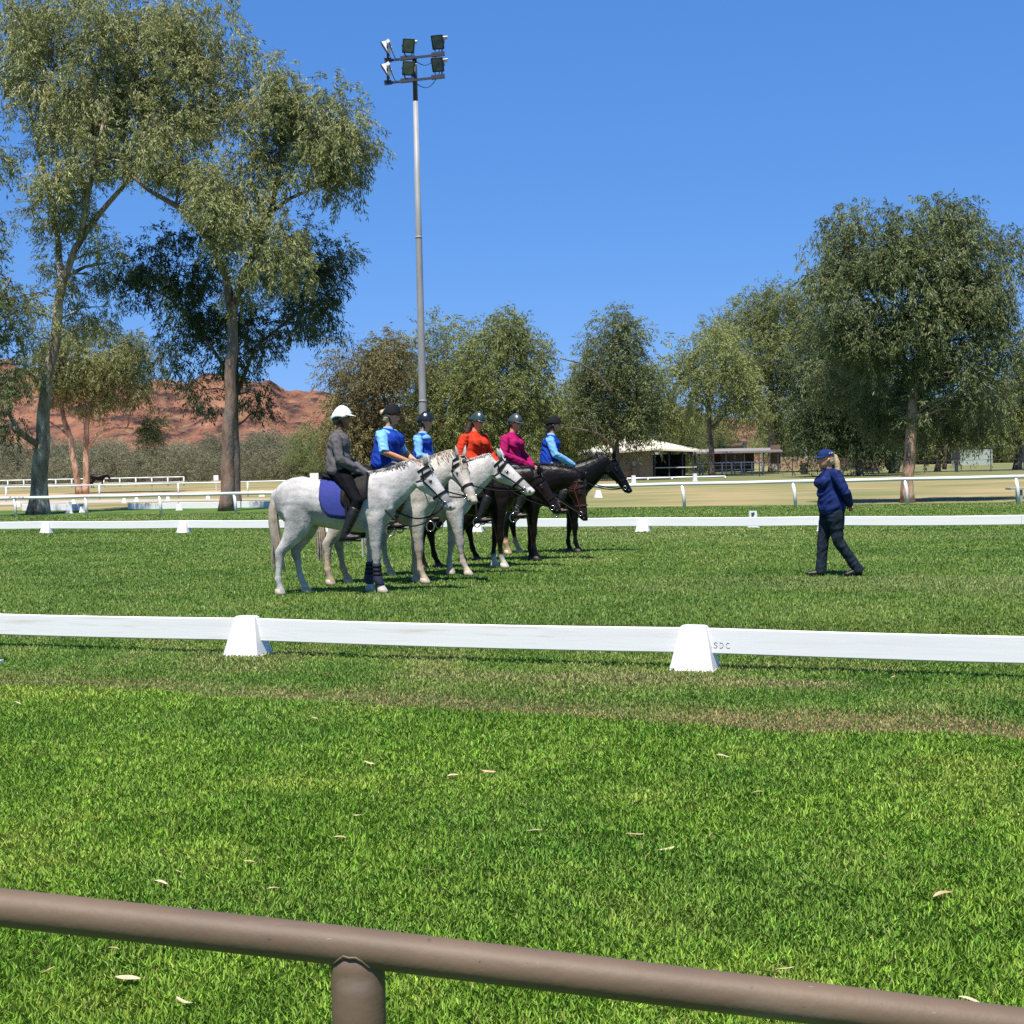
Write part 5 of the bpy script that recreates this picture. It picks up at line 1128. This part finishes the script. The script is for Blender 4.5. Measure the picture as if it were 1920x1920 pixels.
# leg boots on the front legs of the first horse
for y, dx, lab in ((-.119, .03, 'navy leg boot on the near front leg of the grey horse'), (.119, -.16, 'navy leg boot on the far front leg of the grey horse')):
    t = mk_empty('leg_boot', H1, R(-3)); t.scale = (.985,) * 3; mb = MB(); f = lambda z: .483 + dx * (1 - z)
    mb.frames([((f(z) + ox, y, z), (1, 0, 0), (0, 1, 0), a, a * .92) for z, a, ox in ((.385, .047, 0), (.37, .055, 0), (.30, .052, 0), (.22, .055, .002), (.18, .063, .006), (.125, .057, .022), (.105, .052, .030))], 14); mb.build('shell', M_NAVYWRAP, t, True)
    for z in (.34, .29, .24):
        mb = MB(); mb.frames([((f(z) + .001, y, z + q), (1, 0, 0), (0, 1, 0), .0575, .0535) for q in (-.012, .012)], 14); mb.build('strap', M_LEATHER, t, True)
    tag(t, lab, 'leg boot', 'leg boots of the grey horse')

# ------------------------------------------------------------------ people
M_SKIN = vcol_mat('skin', rough=.5, nscale=14, namt=.12)
M_BLACKCLOTH = mat('black_stretch_cloth', (.0045, .0045, .006), (.007, .007, .009), scale=10, rough=.8, spec=.05)
M_GREYCLOTH = mat('grey_fleece', (.120, .112, .116), (.085, .080, .084), scale=14, rough=.9, spec=.12, bump=.15, bscale=60)
M_ROYAL = mat('royal_blue_cloth', (.008, .040, .30), (.007, .032, .24), scale=12, rough=.75, spec=.12)
M_LIGHTBLUE = mat('light_blue_cloth', (.19, .42, .72), (.16, .37, .66), scale=12, rough=.8, spec=.12)
M_ORANGE = mat('orange_red_cloth', (.52, .040, .014), (.44, .032, .011), scale=12, rough=.8, spec=.12)
M_MAGENTA = mat('magenta_cloth', (.34, .008, .095), (.27, .006, .075), scale=12, rough=.8, spec=.12)
M_GREYTROUS = mat('grey_breeches', (.22, .205, .20), (.18, .17, .165), scale=12, rough=.85, spec=.12)
M_NAVY = mat('navy_jacket_cloth', (.010, .022, .105), (.008, .017, .08), scale=10, rough=.7, spec=.12, bump=.1)
M_DENIM = mat('dark_denim', (.009, .015, .022), (.020, .03, .042), scale=26, rough=.9, spec=.12, bump=.1)
M_CAP = mat('navy_cap', (.012, .026, .105), (.010, .021, .085), scale=10, rough=.85, spec=.12)
M_HELM_W = mat('white_helmet', (.78, .78, .77), rough=.4); M_HELM_B = mat('black_helmet', (.008, .008, .010), rough=.8, spec=.15); M_HELM_G = mat('gloss_black_helmet', (.012, .013, .016), rough=.18, spec=.7)
M_HELM_GR = mat('dark_green_helmet', (.022, .040, .034), (.03, .05, .045), scale=5, rough=.25, spec=.7); M_HELM_GY = mat('charcoal_helmet', (.045, .055, .058), rough=.3)
M_HAIR_BL = mat('blond_hair', (.52, .38, .21), (.36, .25, .13), scale=30, rough=.6, stretch=(1, 1, .3)); M_HAIR_BR = mat('brown_hair', (.07, .032, .018), (.045, .022, .012), scale=30, rough=.6); M_HAIR_DK = mat('dark_hair', (.02, .014, .01), rough=.6)
M_BOOT = mat('black_boot', (.006, .0055, .0055), rough=.5)
M_GLOVE = mat('tan_glove', (.30, .15, .07), (.24, .12, .055), scale=12, rough=.8)
M_LIP = mat('lips', (.35, .12, .10), rough=.5)
def V(*a): return Vector(a)
def person(label, loc, rz, s, J, top, sleeve, trous, skin=(.42, 0.197, 0.109), hat='helmet', hatmat=None, hair=None, girth=1.0, boots=True, half_sleeve=False, glove=None, group='riders on horseback', cat='person', yoke=None, extra=None, hem=0, peak=.075):
    """J: joints in metres in the figure's own frame, x forward, y left, z up; root at the origin of that frame"""
    root = mk_empty('person', loc, rz); root.scale = (s, s, s); tag(root, label, cat, group)
    pel, wai, che, nb, hd = (Vector(J[k]) for k in ('pelvis', 'waist', 'chest', 'neck', 'head'))
    g = girth; TW = Euler((0, 0, J.get('twist', 0))).to_matrix()
    for key in ('sh', 'el'):
        J[key] = [tuple(che.lerp(nb, .5) * Vector((1, 1, 0)) + TW @ (Vector((q[0], q[1] * (1 + (g - 1) * .45), q[2])) - che.lerp(nb, .5) * Vector((1, 1, 0)))) for q in J[key]]
    def limb(mb, pts, ra, rb=None, n=10): mb.tube(pts, ra, n, rb=rb or ra)
    def seg(a, b, t): return Vector(a).lerp(Vector(b), t)
    yaw = J.get('yaw', 0); nod = J.get('nod', 0); hr = Euler((0, nod, yaw)).to_matrix()
    def H(x, y, z): return hd + hr @ Vector((x, y, z))
    # ---- body: one continuous skin
    mb = MB()
    def torso(mb, e, low=0):
        up = (nb - pel).normalized()
        P = [pel + Vector((0, 0, -.06 + low)), pel, pel.lerp(wai, .5), wai, wai.lerp(che, .5), che, che.lerp(nb, .45), che.lerp(nb, .75), nb - up * .015]
        A = [.10 * g, .125 * g, .12 * g, .108 * g, .115 * g, .122 * (1 + (g - 1) * .8), .105, .075, .052]; B = [.15 * g, .172 * g, .16 * g, .142 * g, .152 * g, .168 * (1 + (g - 1) * .7), .165, .125, .060]
        ex = [.024 if (e > 0 and q < 4) else 0 for q in range(9)]; mb.tube(P, [a + e + q for a, q in zip(A, ex)], 16, rb=[b + e + q for b, q in zip(B, ex)], lat=TW @ Vector((0, 1, 0)))
        if e <= 0: return
        if J.get('bust', 0):
            for sd_ in (-1, 1): mb.ball(che + TW @ Vector((.085 * g, sd_ * .075, -.03)), (J['bust'] + e * .5, J['bust'] * 1.05, J['bust'] * 1.1), 10, 6)
        if J.get('belly', 0): mb.ball(wai + TW @ Vector((.06, 0, -.02)), (J['belly'] + e, J['belly'] * 1.15, J['belly'] * 1.2), 12, 8)
    def arm(mb, i, e, upto=1.0):
        S_, E_, W_ = Vector(J['sh'][i]), Vector(J['el'][i]), Vector(J['ha'][i])
        pts = [S_.lerp(che.lerp(nb, .4), .25), S_, seg(S_, E_, .35), seg(S_, E_, .7), E_, seg(E_, W_, .3), seg(E_, W_, .65), W_]
        ra = [.046, .054, .050, .044, .042, .041, .034, .027]
        k = max(2, int(round(len(pts) * upto))); limb(mb, pts[:k], [a * (1 + (g - 1) * .5) + e * (1 if q > 0 else .6) for q, a in enumerate(ra[:k])])
    def leg(mb, i, e, upto=1.0):
        A_, K_, N_ = Vector(J['hip'][i]), Vector(J['kn'][i]), Vector(J['an'][i])
        pts = [A_, seg(A_, K_, .3), seg(A_, K_, .65), K_, seg(K_, N_, .3), seg(K_, N_, .65), N_]; ra = [.098 * g, .092 * g, .075, .060, .058, .046, .036]
        k = max(2, int(round(len(pts) * upto))); limb(mb, pts[:k], [a + e for a in ra[:k]], n=12)
    torso(mb, -.012)
    for i in (0, 1):
        arm(mb, i, -.004); leg(mb, i, -.004)
        N_, T_ = Vector(J['an'][i]), Vector(J['toe'][i]); limb(mb, [N_ + V(0, 0, .01), N_ + V(0, 0, -.04), seg(N_, T_, .5) + V(0, 0, -.02), T_], [.035, .038, .035, .022])
        hv = (Vector(J['ha'][i]) - Vector(J['el'][i])).normalized(); pc = Vector(J['ha'][i]) + hv * .045; mb.tube([pc - hv * .055, pc - hv * .02, pc + hv * .03, pc + hv * .045], [.024, .033, .034, .02], 10, rb=[.02, .022, .02, .014])
    mb.tube([nb - V(0, 0, .05), nb.lerp(hd, .45), H(-.015, 0, -.05)], [.050, .050, .052], 12)
    HZ = [(-.118, .040, .022, .022), (-.105, .034, .045, .038), (-.075, .016, .078, .056), (-.035, .004, .092, .067), (.01, -.002, .098, .073), (.05, -.006, .100, .076), (.085, -.010, .085, .066), (.112, -.012, .045, .036)]
    mb.frames([(H(x, 0, z), hr @ V(1, 0, 0), hr @ V(0, 1, 0), a, b) for z, x, a, b in HZ], 16)
    mb.tube([H(.088, 0, .02), H(.104, 0, -.012), H(.114, 0, -.030), H(.094, 0, -.040)], [.010, .013, .016, .012], 8)          # nose
    mb.tube([H(.078, 0, -.105), H(.086, 0, -.095)], [.020, .018], 8)                                                          # chin
    for sd_ in (-1, 1): mb.tube([H(-.005, sd_ * .070, .01), H(-.012, sd_ * .083, -.005), H(.0, sd_ * .074, -.035)], [.012, .018, .010], 8)
    body = mb.remesh('body', M_SKIN, root, vox=.0115, smooth=2)
    # fingers, thumb
    fb = bmesh.new(); fb.from_mesh(body.data); FM = MB()
    for i in (0, 1):
        W_ = Vector(J['ha'][i]); hv = (W_ - Vector(J['el'][i])).normalized(); sd_ = 1 if i == 1 else -1; curl = V(*J.get('curl', (0, 0, -1))); side = hv.cross(curl).normalized(); cu = side.cross(hv).normalized() * (1 if side.cross(hv).dot(curl) > 0 else -1)
        for f_ in range(4):
            o = W_ + hv * .080 + side * (.021 - .014 * f_); l_ = (.036, .041, .038, .030)[f_]
            FM.tube([o - hv * .02, o + hv * l_ * .5, o + hv * l_ * .8 + cu * .018, o + hv * l_ * .4 + cu * .042, o + cu * .046], [.0085, .0085, .008, .0075, .006], 7)
        o = W_ + hv * .03 + side * .028; FM.tube([o, o + side * .016 + hv * .022, o + hv * .050 + side * .014 + cu * .012], [.011, .010, .0075], 7)
    tm = FM.mesh('fingers'); fb.from_mesh(tm); fb.to_mesh(body.data); fb.free(); bpy.data.meshes.remove(tm); body.data.shade_smooth(); body.data.materials.clear(); body.data.materials.append(M_SKIN)
    hair_c = np.array(skin)
    def skcol(co):
        c = np.tile(np.array(skin), (len(co), 1)); inv = np.array(hr.transposed()); q = (co - np.array(hd)) @ inv.T
        face = (np.abs(q[:, 1]) < .05) & (q[:, 0] > .06)
        c = lerp(c, (.36, .13, .11), np.where(face & (np.abs(q[:, 2] + .070) < .009) & (np.abs(q[:, 1]) < .026), .7, 0)); c = lerp(c, (.50, .24, .17), np.where(face & (np.abs(q[:, 2] + .035) < .03) & (np.abs(q[:, 1]) > .02), .35, 0))
        if glove is not None:
            for i in (0, 1):
                dd = np.linalg.norm(co - np.array(Vector(J['ha'][i])), axis=1); c = np.where((dd < .14)[:, None], np.array(glove), c)
        return c
    if body.data.attributes.get('col'): body.data.attributes.remove(body.data.attributes['col'])
    set_col(body, skcol)
    for sd_ in (-1, 1):
        mb = MB(); mb.ball(H(.086, sd_ * .032, .012), (.012, .013, .010), 8, 6); mb.build('eye', M_EYE, root, True)
    # ---- clothes
    mb = MB(); torso(mb, .013, low=hem)
    if half_sleeve is not None:
        for i in (0, 1):
            S_, E_ = Vector(J['sh'][i]), Vector(J['el'][i]); limb(mb, [S_.lerp(che.lerp(nb, .4), .5), S_, seg(S_, E_, .18)], [.056, .064, .060])
    sh = mb.remesh('shirt', top, root, vox=.0125, smooth=3, wrinkle=.014, wscale=7.5, seed=int(abs(loc[0]) * 10))
    for i in (0, 1):
        mb = MB(); arm(mb, i, .017, .62 if half_sleeve else 1.0); S_ = Vector(J['sh'][i])
        mb.remesh('sleeve', sleeve, sh, vox=.0125, smooth=2, wrinkle=.012, wscale=11, seed=i + 3)
    mb = MB(); c0 = nb + V(.0, 0, -.035); mb.frames([(c0 + V(0, 0, z), (1, 0, 0), (0, 1, 0), a, a * 1.02) for z, a in ((-.01, .082), (.02, .070), (.045, .064), (.05, .058))], 16); mb.build('collar', sleeve if yoke is None else yoke, sh, True)
    if yoke is not None:
        mb = MB(); mb.tube([che.lerp(nb, .25), che.lerp(nb, .5), che.lerp(nb, .75), nb - V(0, 0, .02)], [.124 * (1 + (g - 1) * .7), .122, .094, .066], 16, rb=[.186, .186, .142, .075], lat=TW @ Vector((0, 1, 0))); mb.remesh('yoke', yoke, sh, vox=.0125, smooth=2)
    mb = MB()
    P = [pel + V(0, 0, .09), pel + V(0, 0, .02), pel + V(0, 0, -.06)]; mb.tube(P, [.128 * g, .134 * g, .12 * g], 16, rb=[.165 * g, .18 * g, .16 * g], lat=(0, 1, 0))
    for i in (0, 1): leg(mb, i, .010 if boots else .016, 1.0)
    if not boots:
        for i in (0, 1):
            K_, N_ = Vector(J['kn'][i]), Vector(J['an'][i]); limb(mb, [seg(K_, N_, .3), seg(K_, N_, .7), N_ + (N_ - K_).normalized() * .05], [.072, .068, .078], n=12)
    mb.remesh('trousers', trous, root, vox=.0125, smooth=3, wrinkle=.008, wscale=8)
    for i in (0, 1):
        K_, N_, T_ = Vector(J['kn'][i]), Vector(J['an'][i]), Vector(J['toe'][i]); mb = MB()
        if boots: limb(mb, [seg(K_, N_, .18), seg(K_, N_, .4), seg(K_, N_, .75), N_, N_ + V(-.005, 0, -.035)], [.070, .072, .056, .048, .046], n=12)
        f = (T_ - N_); f.z = 0; f.normalize(); a0 = N_ + V(0, 0, -.045)
        mb.tube([a0 - f * .065, a0 - f * .02, a0 + f * .07, T_ + f * .01, T_ + f * .035], [.030, .044, .040, .028, .010], 10, rb=[.028, .040, .045, .042, .02])
        bo = mb.remesh('boot', M_BOOT, root, vox=.0115, smooth=2)
        mb = MB(); so_ = MB(); a1 = a0 + V(0, 0, -.038); so_.tube([a1 - f * .075, a1, a1 + f * .08, Vector((T_.x, T_.y, a1.z)) + f * .035], [.010] * 4, 8, rb=[.030, .040, .046, .02]); so_.build('sole', M_LEATHER, bo, True)
    # ---- hair and headgear
    if hair:
        mb = MB(); mb.frames([(H(x, 0, z), hr @ V(1, 0, 0), hr @ V(0, 1, 0), a, b) for z, x, a, b in ((-.085, -.055, .050, .062), (-.04, -.035, .075, .080), (.02, -.018, .094, .084), (.07, -.015, .098, .084), (.105, -.014, .07, .06))], 14)
        kind = J.get('hairstyle')
        if kind == 'tail': mb.tube([H(-.09, 0, .045), H(-.135, 0, .02), H(-.155, 0, -.06), H(-.16, 0, -.15), H(-.17, 0, -.24), H(-.175, 0, -.30)], [.02, .032, .042, .040, .028, .008], 10)
        if kind == 'long': mb.tube([H(-.07, -.03, -.06), H(-.085, -.05, -.12), H(-.075, -.075, -.20), H(-.06, -.09, -.25)], [.05, .05, .042, .015], 10)
        if kind == 'bun': mb.ball(H(-.125, 0, .02), .045)
        if kind == 'plait': mb.tube([H(-.07, 0, -.06), H(-.10, 0, -.13), H(-.11, 0, -.25)], [.04, .03, .012], 8)
        mb.remesh('hair', hair, root, vox=.011, smooth=1, wrinkle=.004, wscale=30)
    if hat == 'helmet':
        n = 24; vs, fs = [], []; rings = 9
        for i in range(rings + 1):
            t = i / rings
            for k in range(n):
                a = 2 * math.pi * k / n; ca, sa = math.cos(a), math.sin(a)
                z0 = .012 + (.030 if ca > .3 else 0) * max(0, ca) - .030 * max(0, -ca) + .012 * math.cos(3 * a)
                el = t * math.pi / 2; q = math.cos(el) ** .75; z = z0 * (1 - t) + (.055 + .105 * math.sin(el)) * (t ** .6 if t > 0 else 0)
                vs.append(H(-.008 + ca * .128 * q, sa * .102 * q, max(z, z0) if t < .2 else z))
        for i in range(rings):
            for k in range(n): fs.append((i * n + k, i * n + (k + 1) % n, (i + 1) * n + (k + 1) % n, (i + 1) * n + k))
        mb = MB(); mb.add(vs, fs); he = mb.build('helmet', hatmat, root, True); sl = he.modifiers.new('th', 'SOLIDIFY'); sl.thickness = .012; sl.offset = -1
        vs, fs = [], []; m_ = 12
        for j in (0, 1):
            for k in range(m_ + 1):
                a = (-1.05 + 2.1 * k / m_); e = math.cos(a / 1.05 * 1.45); vs.append(H(-.008 + math.cos(a) * (.122 + j * peak * e), math.sin(a) * (.098 + j * .01 * e), .040 - j * .018 * e))
        for k in range(m_): fs.append((k, k + 1, m_ + 2 + k, m_ + 1 + k))
        mb = MB(); mb.add(vs, fs); pk = mb.build('peak', hatmat, he, True); sl = pk.modifiers.new('th', 'SOLIDIFY'); sl.thickness = .008
        for sd_ in (-1, 1):
            mb = MB(); mb.tube([H(-.02, sd_ * .090, .02), H(.0, sd_ * .086, -.04), H(.02, sd_ * .055, -.10), H(.028, 0, -.128)], .0075, 6, rb=.004); mb.build('chin_strap', M_LEATHER, he, True)
    elif hat == 'cap':
        n = 24; vs, fs = [], []; rings = 8
        for i in range(rings + 1):
            el = i / rings * math.pi / 2; q = max(.02, math.cos(el) ** .7)
            for k in range(n):
                a = 2 * math.pi * k / n; vs.append(H(-.008 + math.cos(a) * .112 * q, math.sin(a) * .090 * q, .025 - .015 * (math.cos(a) < 0) * -math.cos(a) * -1 * (i == 0) + .098 * math.sin(el)))
        for i in range(rings):
            for k in range(n): fs.append((i * n + k, i * n + (k + 1) % n, (i + 1) * n + (k + 1) % n, (i + 1) * n + k))
        mb = MB(); mb.add(vs, fs); he = mb.build('cap', hatmat, root, True)
        vs, fs = [], []; m_ = 12
        for j in (0, 1, 2):
            for k in range(m_ + 1):
                a = (-1.1 + 2.2 * k / m_); e = math.cos(a / 1.1 * 1.4); vs.append(H(-.008 + math.cos(a) * (.110 + j * .042 * e), math.sin(a) * (.088 - j * .004), .034 - j * .010 * e - .014 * abs(math.sin(a)) * (j > 0)))
        for j in (0, 1):
            for k in range(m_): b = j * (m_ + 1) + k; fs.append((b, b + 1, b + m_ + 2, b + m_ + 1))
        mb = MB(); mb.add(vs, fs); pk = mb.build('brim', hatmat, he, True); sl = pk.modifiers.new('th', 'SOLIDIFY'); sl.thickness = .006
        mb = MB(); mb.box(H(-.118, 0, .055), (.006, .035, .022)); mb.build('badge', M_RAIL, he)
        mb = MB(); mb.ball(H(-.008, 0, .125), .010, 8, 4); mb.build('button', hatmat, he)
    return root
def rider(k, label, s=1.0, seat=.05, lean=0.0, head_yaw=0, nod=.12, hand=(.36, .06, .02), el=None, dy=0, **kw):
    """a rider in the saddle of horse k; the frame's origin is the seat"""
    h = HS[k]; loc = h['loc'] + Vector((math.cos(h['rz']) * seat * h['s'], math.sin(h['rz']) * seat * h['s'], 1.452 * h['s']))
    ln = lambda z: lean * z
    hx, hy, hz = hand
    e = el or (.08, .27, .28)
    J = dict(pelvis=(.0, 0, .085), waist=(ln(.25) - .01, 0, .25), chest=(ln(.42) + .0, 0, .42), neck=(ln(.56) + .005, 0, .565), head=(ln(.74) + .045, 0, .725), yaw=head_yaw, nod=nod,
             sh=[(ln(.5) - .01, -.175, .482), (ln(.5) - .01, .175, .482)], el=[(ln(.3) + e[0], -e[1], e[2]), (ln(.3) + e[0], e[1], e[2])], ha=[(hx, -hy - dy, hz), (hx, hy - dy, hz)],
             hip=[(.03, -.105, .05), (.03, .105, .05)], kn=[(.27, -.335, -.30), (.27, .335, -.30)], an=[(.11, -.375, -.68), (.11, .375, -.68)], toe=[(.27, -.395, -.715), (.27, .395, -.715)], curl=(.1, 0, -1))
    J.update(kw.pop('J', {}))
    return person(label, loc, h['rz'], s, J, **kw)
rider(1, 'rider in white helmet, grey jacket and black breeches on the nearest grey horse', 1.0, .045, .0, 0, .05, (.36, .06, .005), (.045, .25, .225), top=M_GREYCLOTH, sleeve=M_GREYCLOTH, trous=M_BLACKCLOTH, skin=(.20, 0.086, 0.046), hatmat=M_HELM_W, hair=M_HAIR_DK, girth=1.04, glove=(.33, .165, .08), peak=.06)
rider(2, 'stout rider in royal and light blue shirt with black helmet', .99, .10, .05, R(-8), .16, (.45, .08, .05), (.10, .29, .235), top=M_ROYAL, sleeve=M_LIGHTBLUE, trous=M_GREYTROUS, skin=(.60, 0.271, 0.145), hatmat=M_HELM_B, hair=M_HAIR_BL, girth=1.30, half_sleeve=True, yoke=M_LIGHTBLUE, J=dict(bust=.10, belly=.12, hairstyle='bun', twist=R(-14)), peak=.03)
rider(3, 'small rider in light blue sleeves and shiny black helmet, third in line', .93, .05, .0, R(-10), .12, (.36, .06, .03), (.03, .24, .225), top=M_ROYAL, sleeve=M_LIGHTBLUE, trous=M_GREYTROUS, skin=(.56, 0.254, 0.139), hatmat=M_HELM_G, hair=M_HAIR_DK, girth=1.0, yoke=M_LIGHTBLUE, peak=.05, J=dict(twist=R(-12)))
rider(4, 'rider in orange-red top with dark green helmet looking down', 1.0, .12, .03, R(-38), .35, (.36, .09, .06), (.0, .31, .225), top=M_ORANGE, sleeve=M_ORANGE, trous=M_BLACKCLOTH, skin=(.58, 0.246, 0.132), hatmat=M_HELM_GR, hair=M_HAIR_BR, girth=1.22, J=dict(bust=.095, belly=.11, hairstyle='long', twist=R(-40)), peak=.05)
rider(5, 'rider in magenta jacket with charcoal helmet leaning towards the rein', 1.0, .12, .08, R(-38), .28, (.38, .08, .03), (.05, .27, .22), top=M_MAGENTA, sleeve=M_MAGENTA, trous=M_GREYTROUS, skin=(.56, 0.246, 0.139), hatmat=M_HELM_GY, hair=M_HAIR_DK, girth=1.14, J=dict(bust=.085, hairstyle='plait', twist=R(-28)), peak=.05)
rider(6, 'farthest rider in royal blue shirt and light blue sleeves on the black horse', 1.0, .10, .04, 0, .12, (.40, .06, .03), (.08, .25, .22), top=M_ROYAL, sleeve=M_LIGHTBLUE, trous=M_GREYTROUS, skin=(.56, 0.254, 0.139), hatmat=M_HELM_B, hair=M_HAIR_DK, girth=1.14, J=dict(bust=.07, hairstyle='plait'), peak=.07)
# the instructor, standing mid-stride with hands clasped behind the back
INS = gd(1560, 18.6)
J = dict(pelvis=(-.01, 0, .90), waist=(.0, 0, 1.08), chest=(.02, 0, 1.25), neck=(.015, 0, 1.385), head=(.065, 0, 1.525), yaw=R(8), nod=.06, bust=.078, belly=.112,
         sh=[(-.005, -.19, 1.325), (-.005, .19, 1.325)], el=[(-.10, -.275, 1.09), (-.10, .275, 1.09)], ha=[(-.225, -.06, .935), (-.235, .04, .925)], curl=(-.3, 0, -1),
         hip=[(-.015, -.095, .86), (-.015, .095, .86)], kn=[(.08, -.10, .47), (-.05, .10, .47)], an=[(.11, -.11, .085), (-.30, .11, .10)], toe=[(.27, -.13, .035), (-.155, .13, .035)], hairstyle='tail')
person('woman with blond ponytail in navy jacket and cap standing, hands behind back', (INS.x, INS.y, 0), R(180 + 6), 1.0, J, M_NAVY, M_NAVY, M_DENIM, skin=(.56, 0.246, 0.139), hat='cap', hatmat=M_CAP, hair=M_HAIR_BL, girth=1.1, boots=False, group='people', hem=-.03)

# a riderless brown horse far off beside the track
FH = mk_empty('horse', gd(184, 120), R(8)); FH.scale = (.78, .78, .78); tag(FH, 'tiny dark brown horse far away beyond the twin trunked tree', 'horse')
for ch in HS[4]['root'].children:
    if ch.name.split('.')[0] in ('body', 'mane', 'tail', 'ear'):
        c = ch.copy(); col.objects.link(c); c.parent = FH
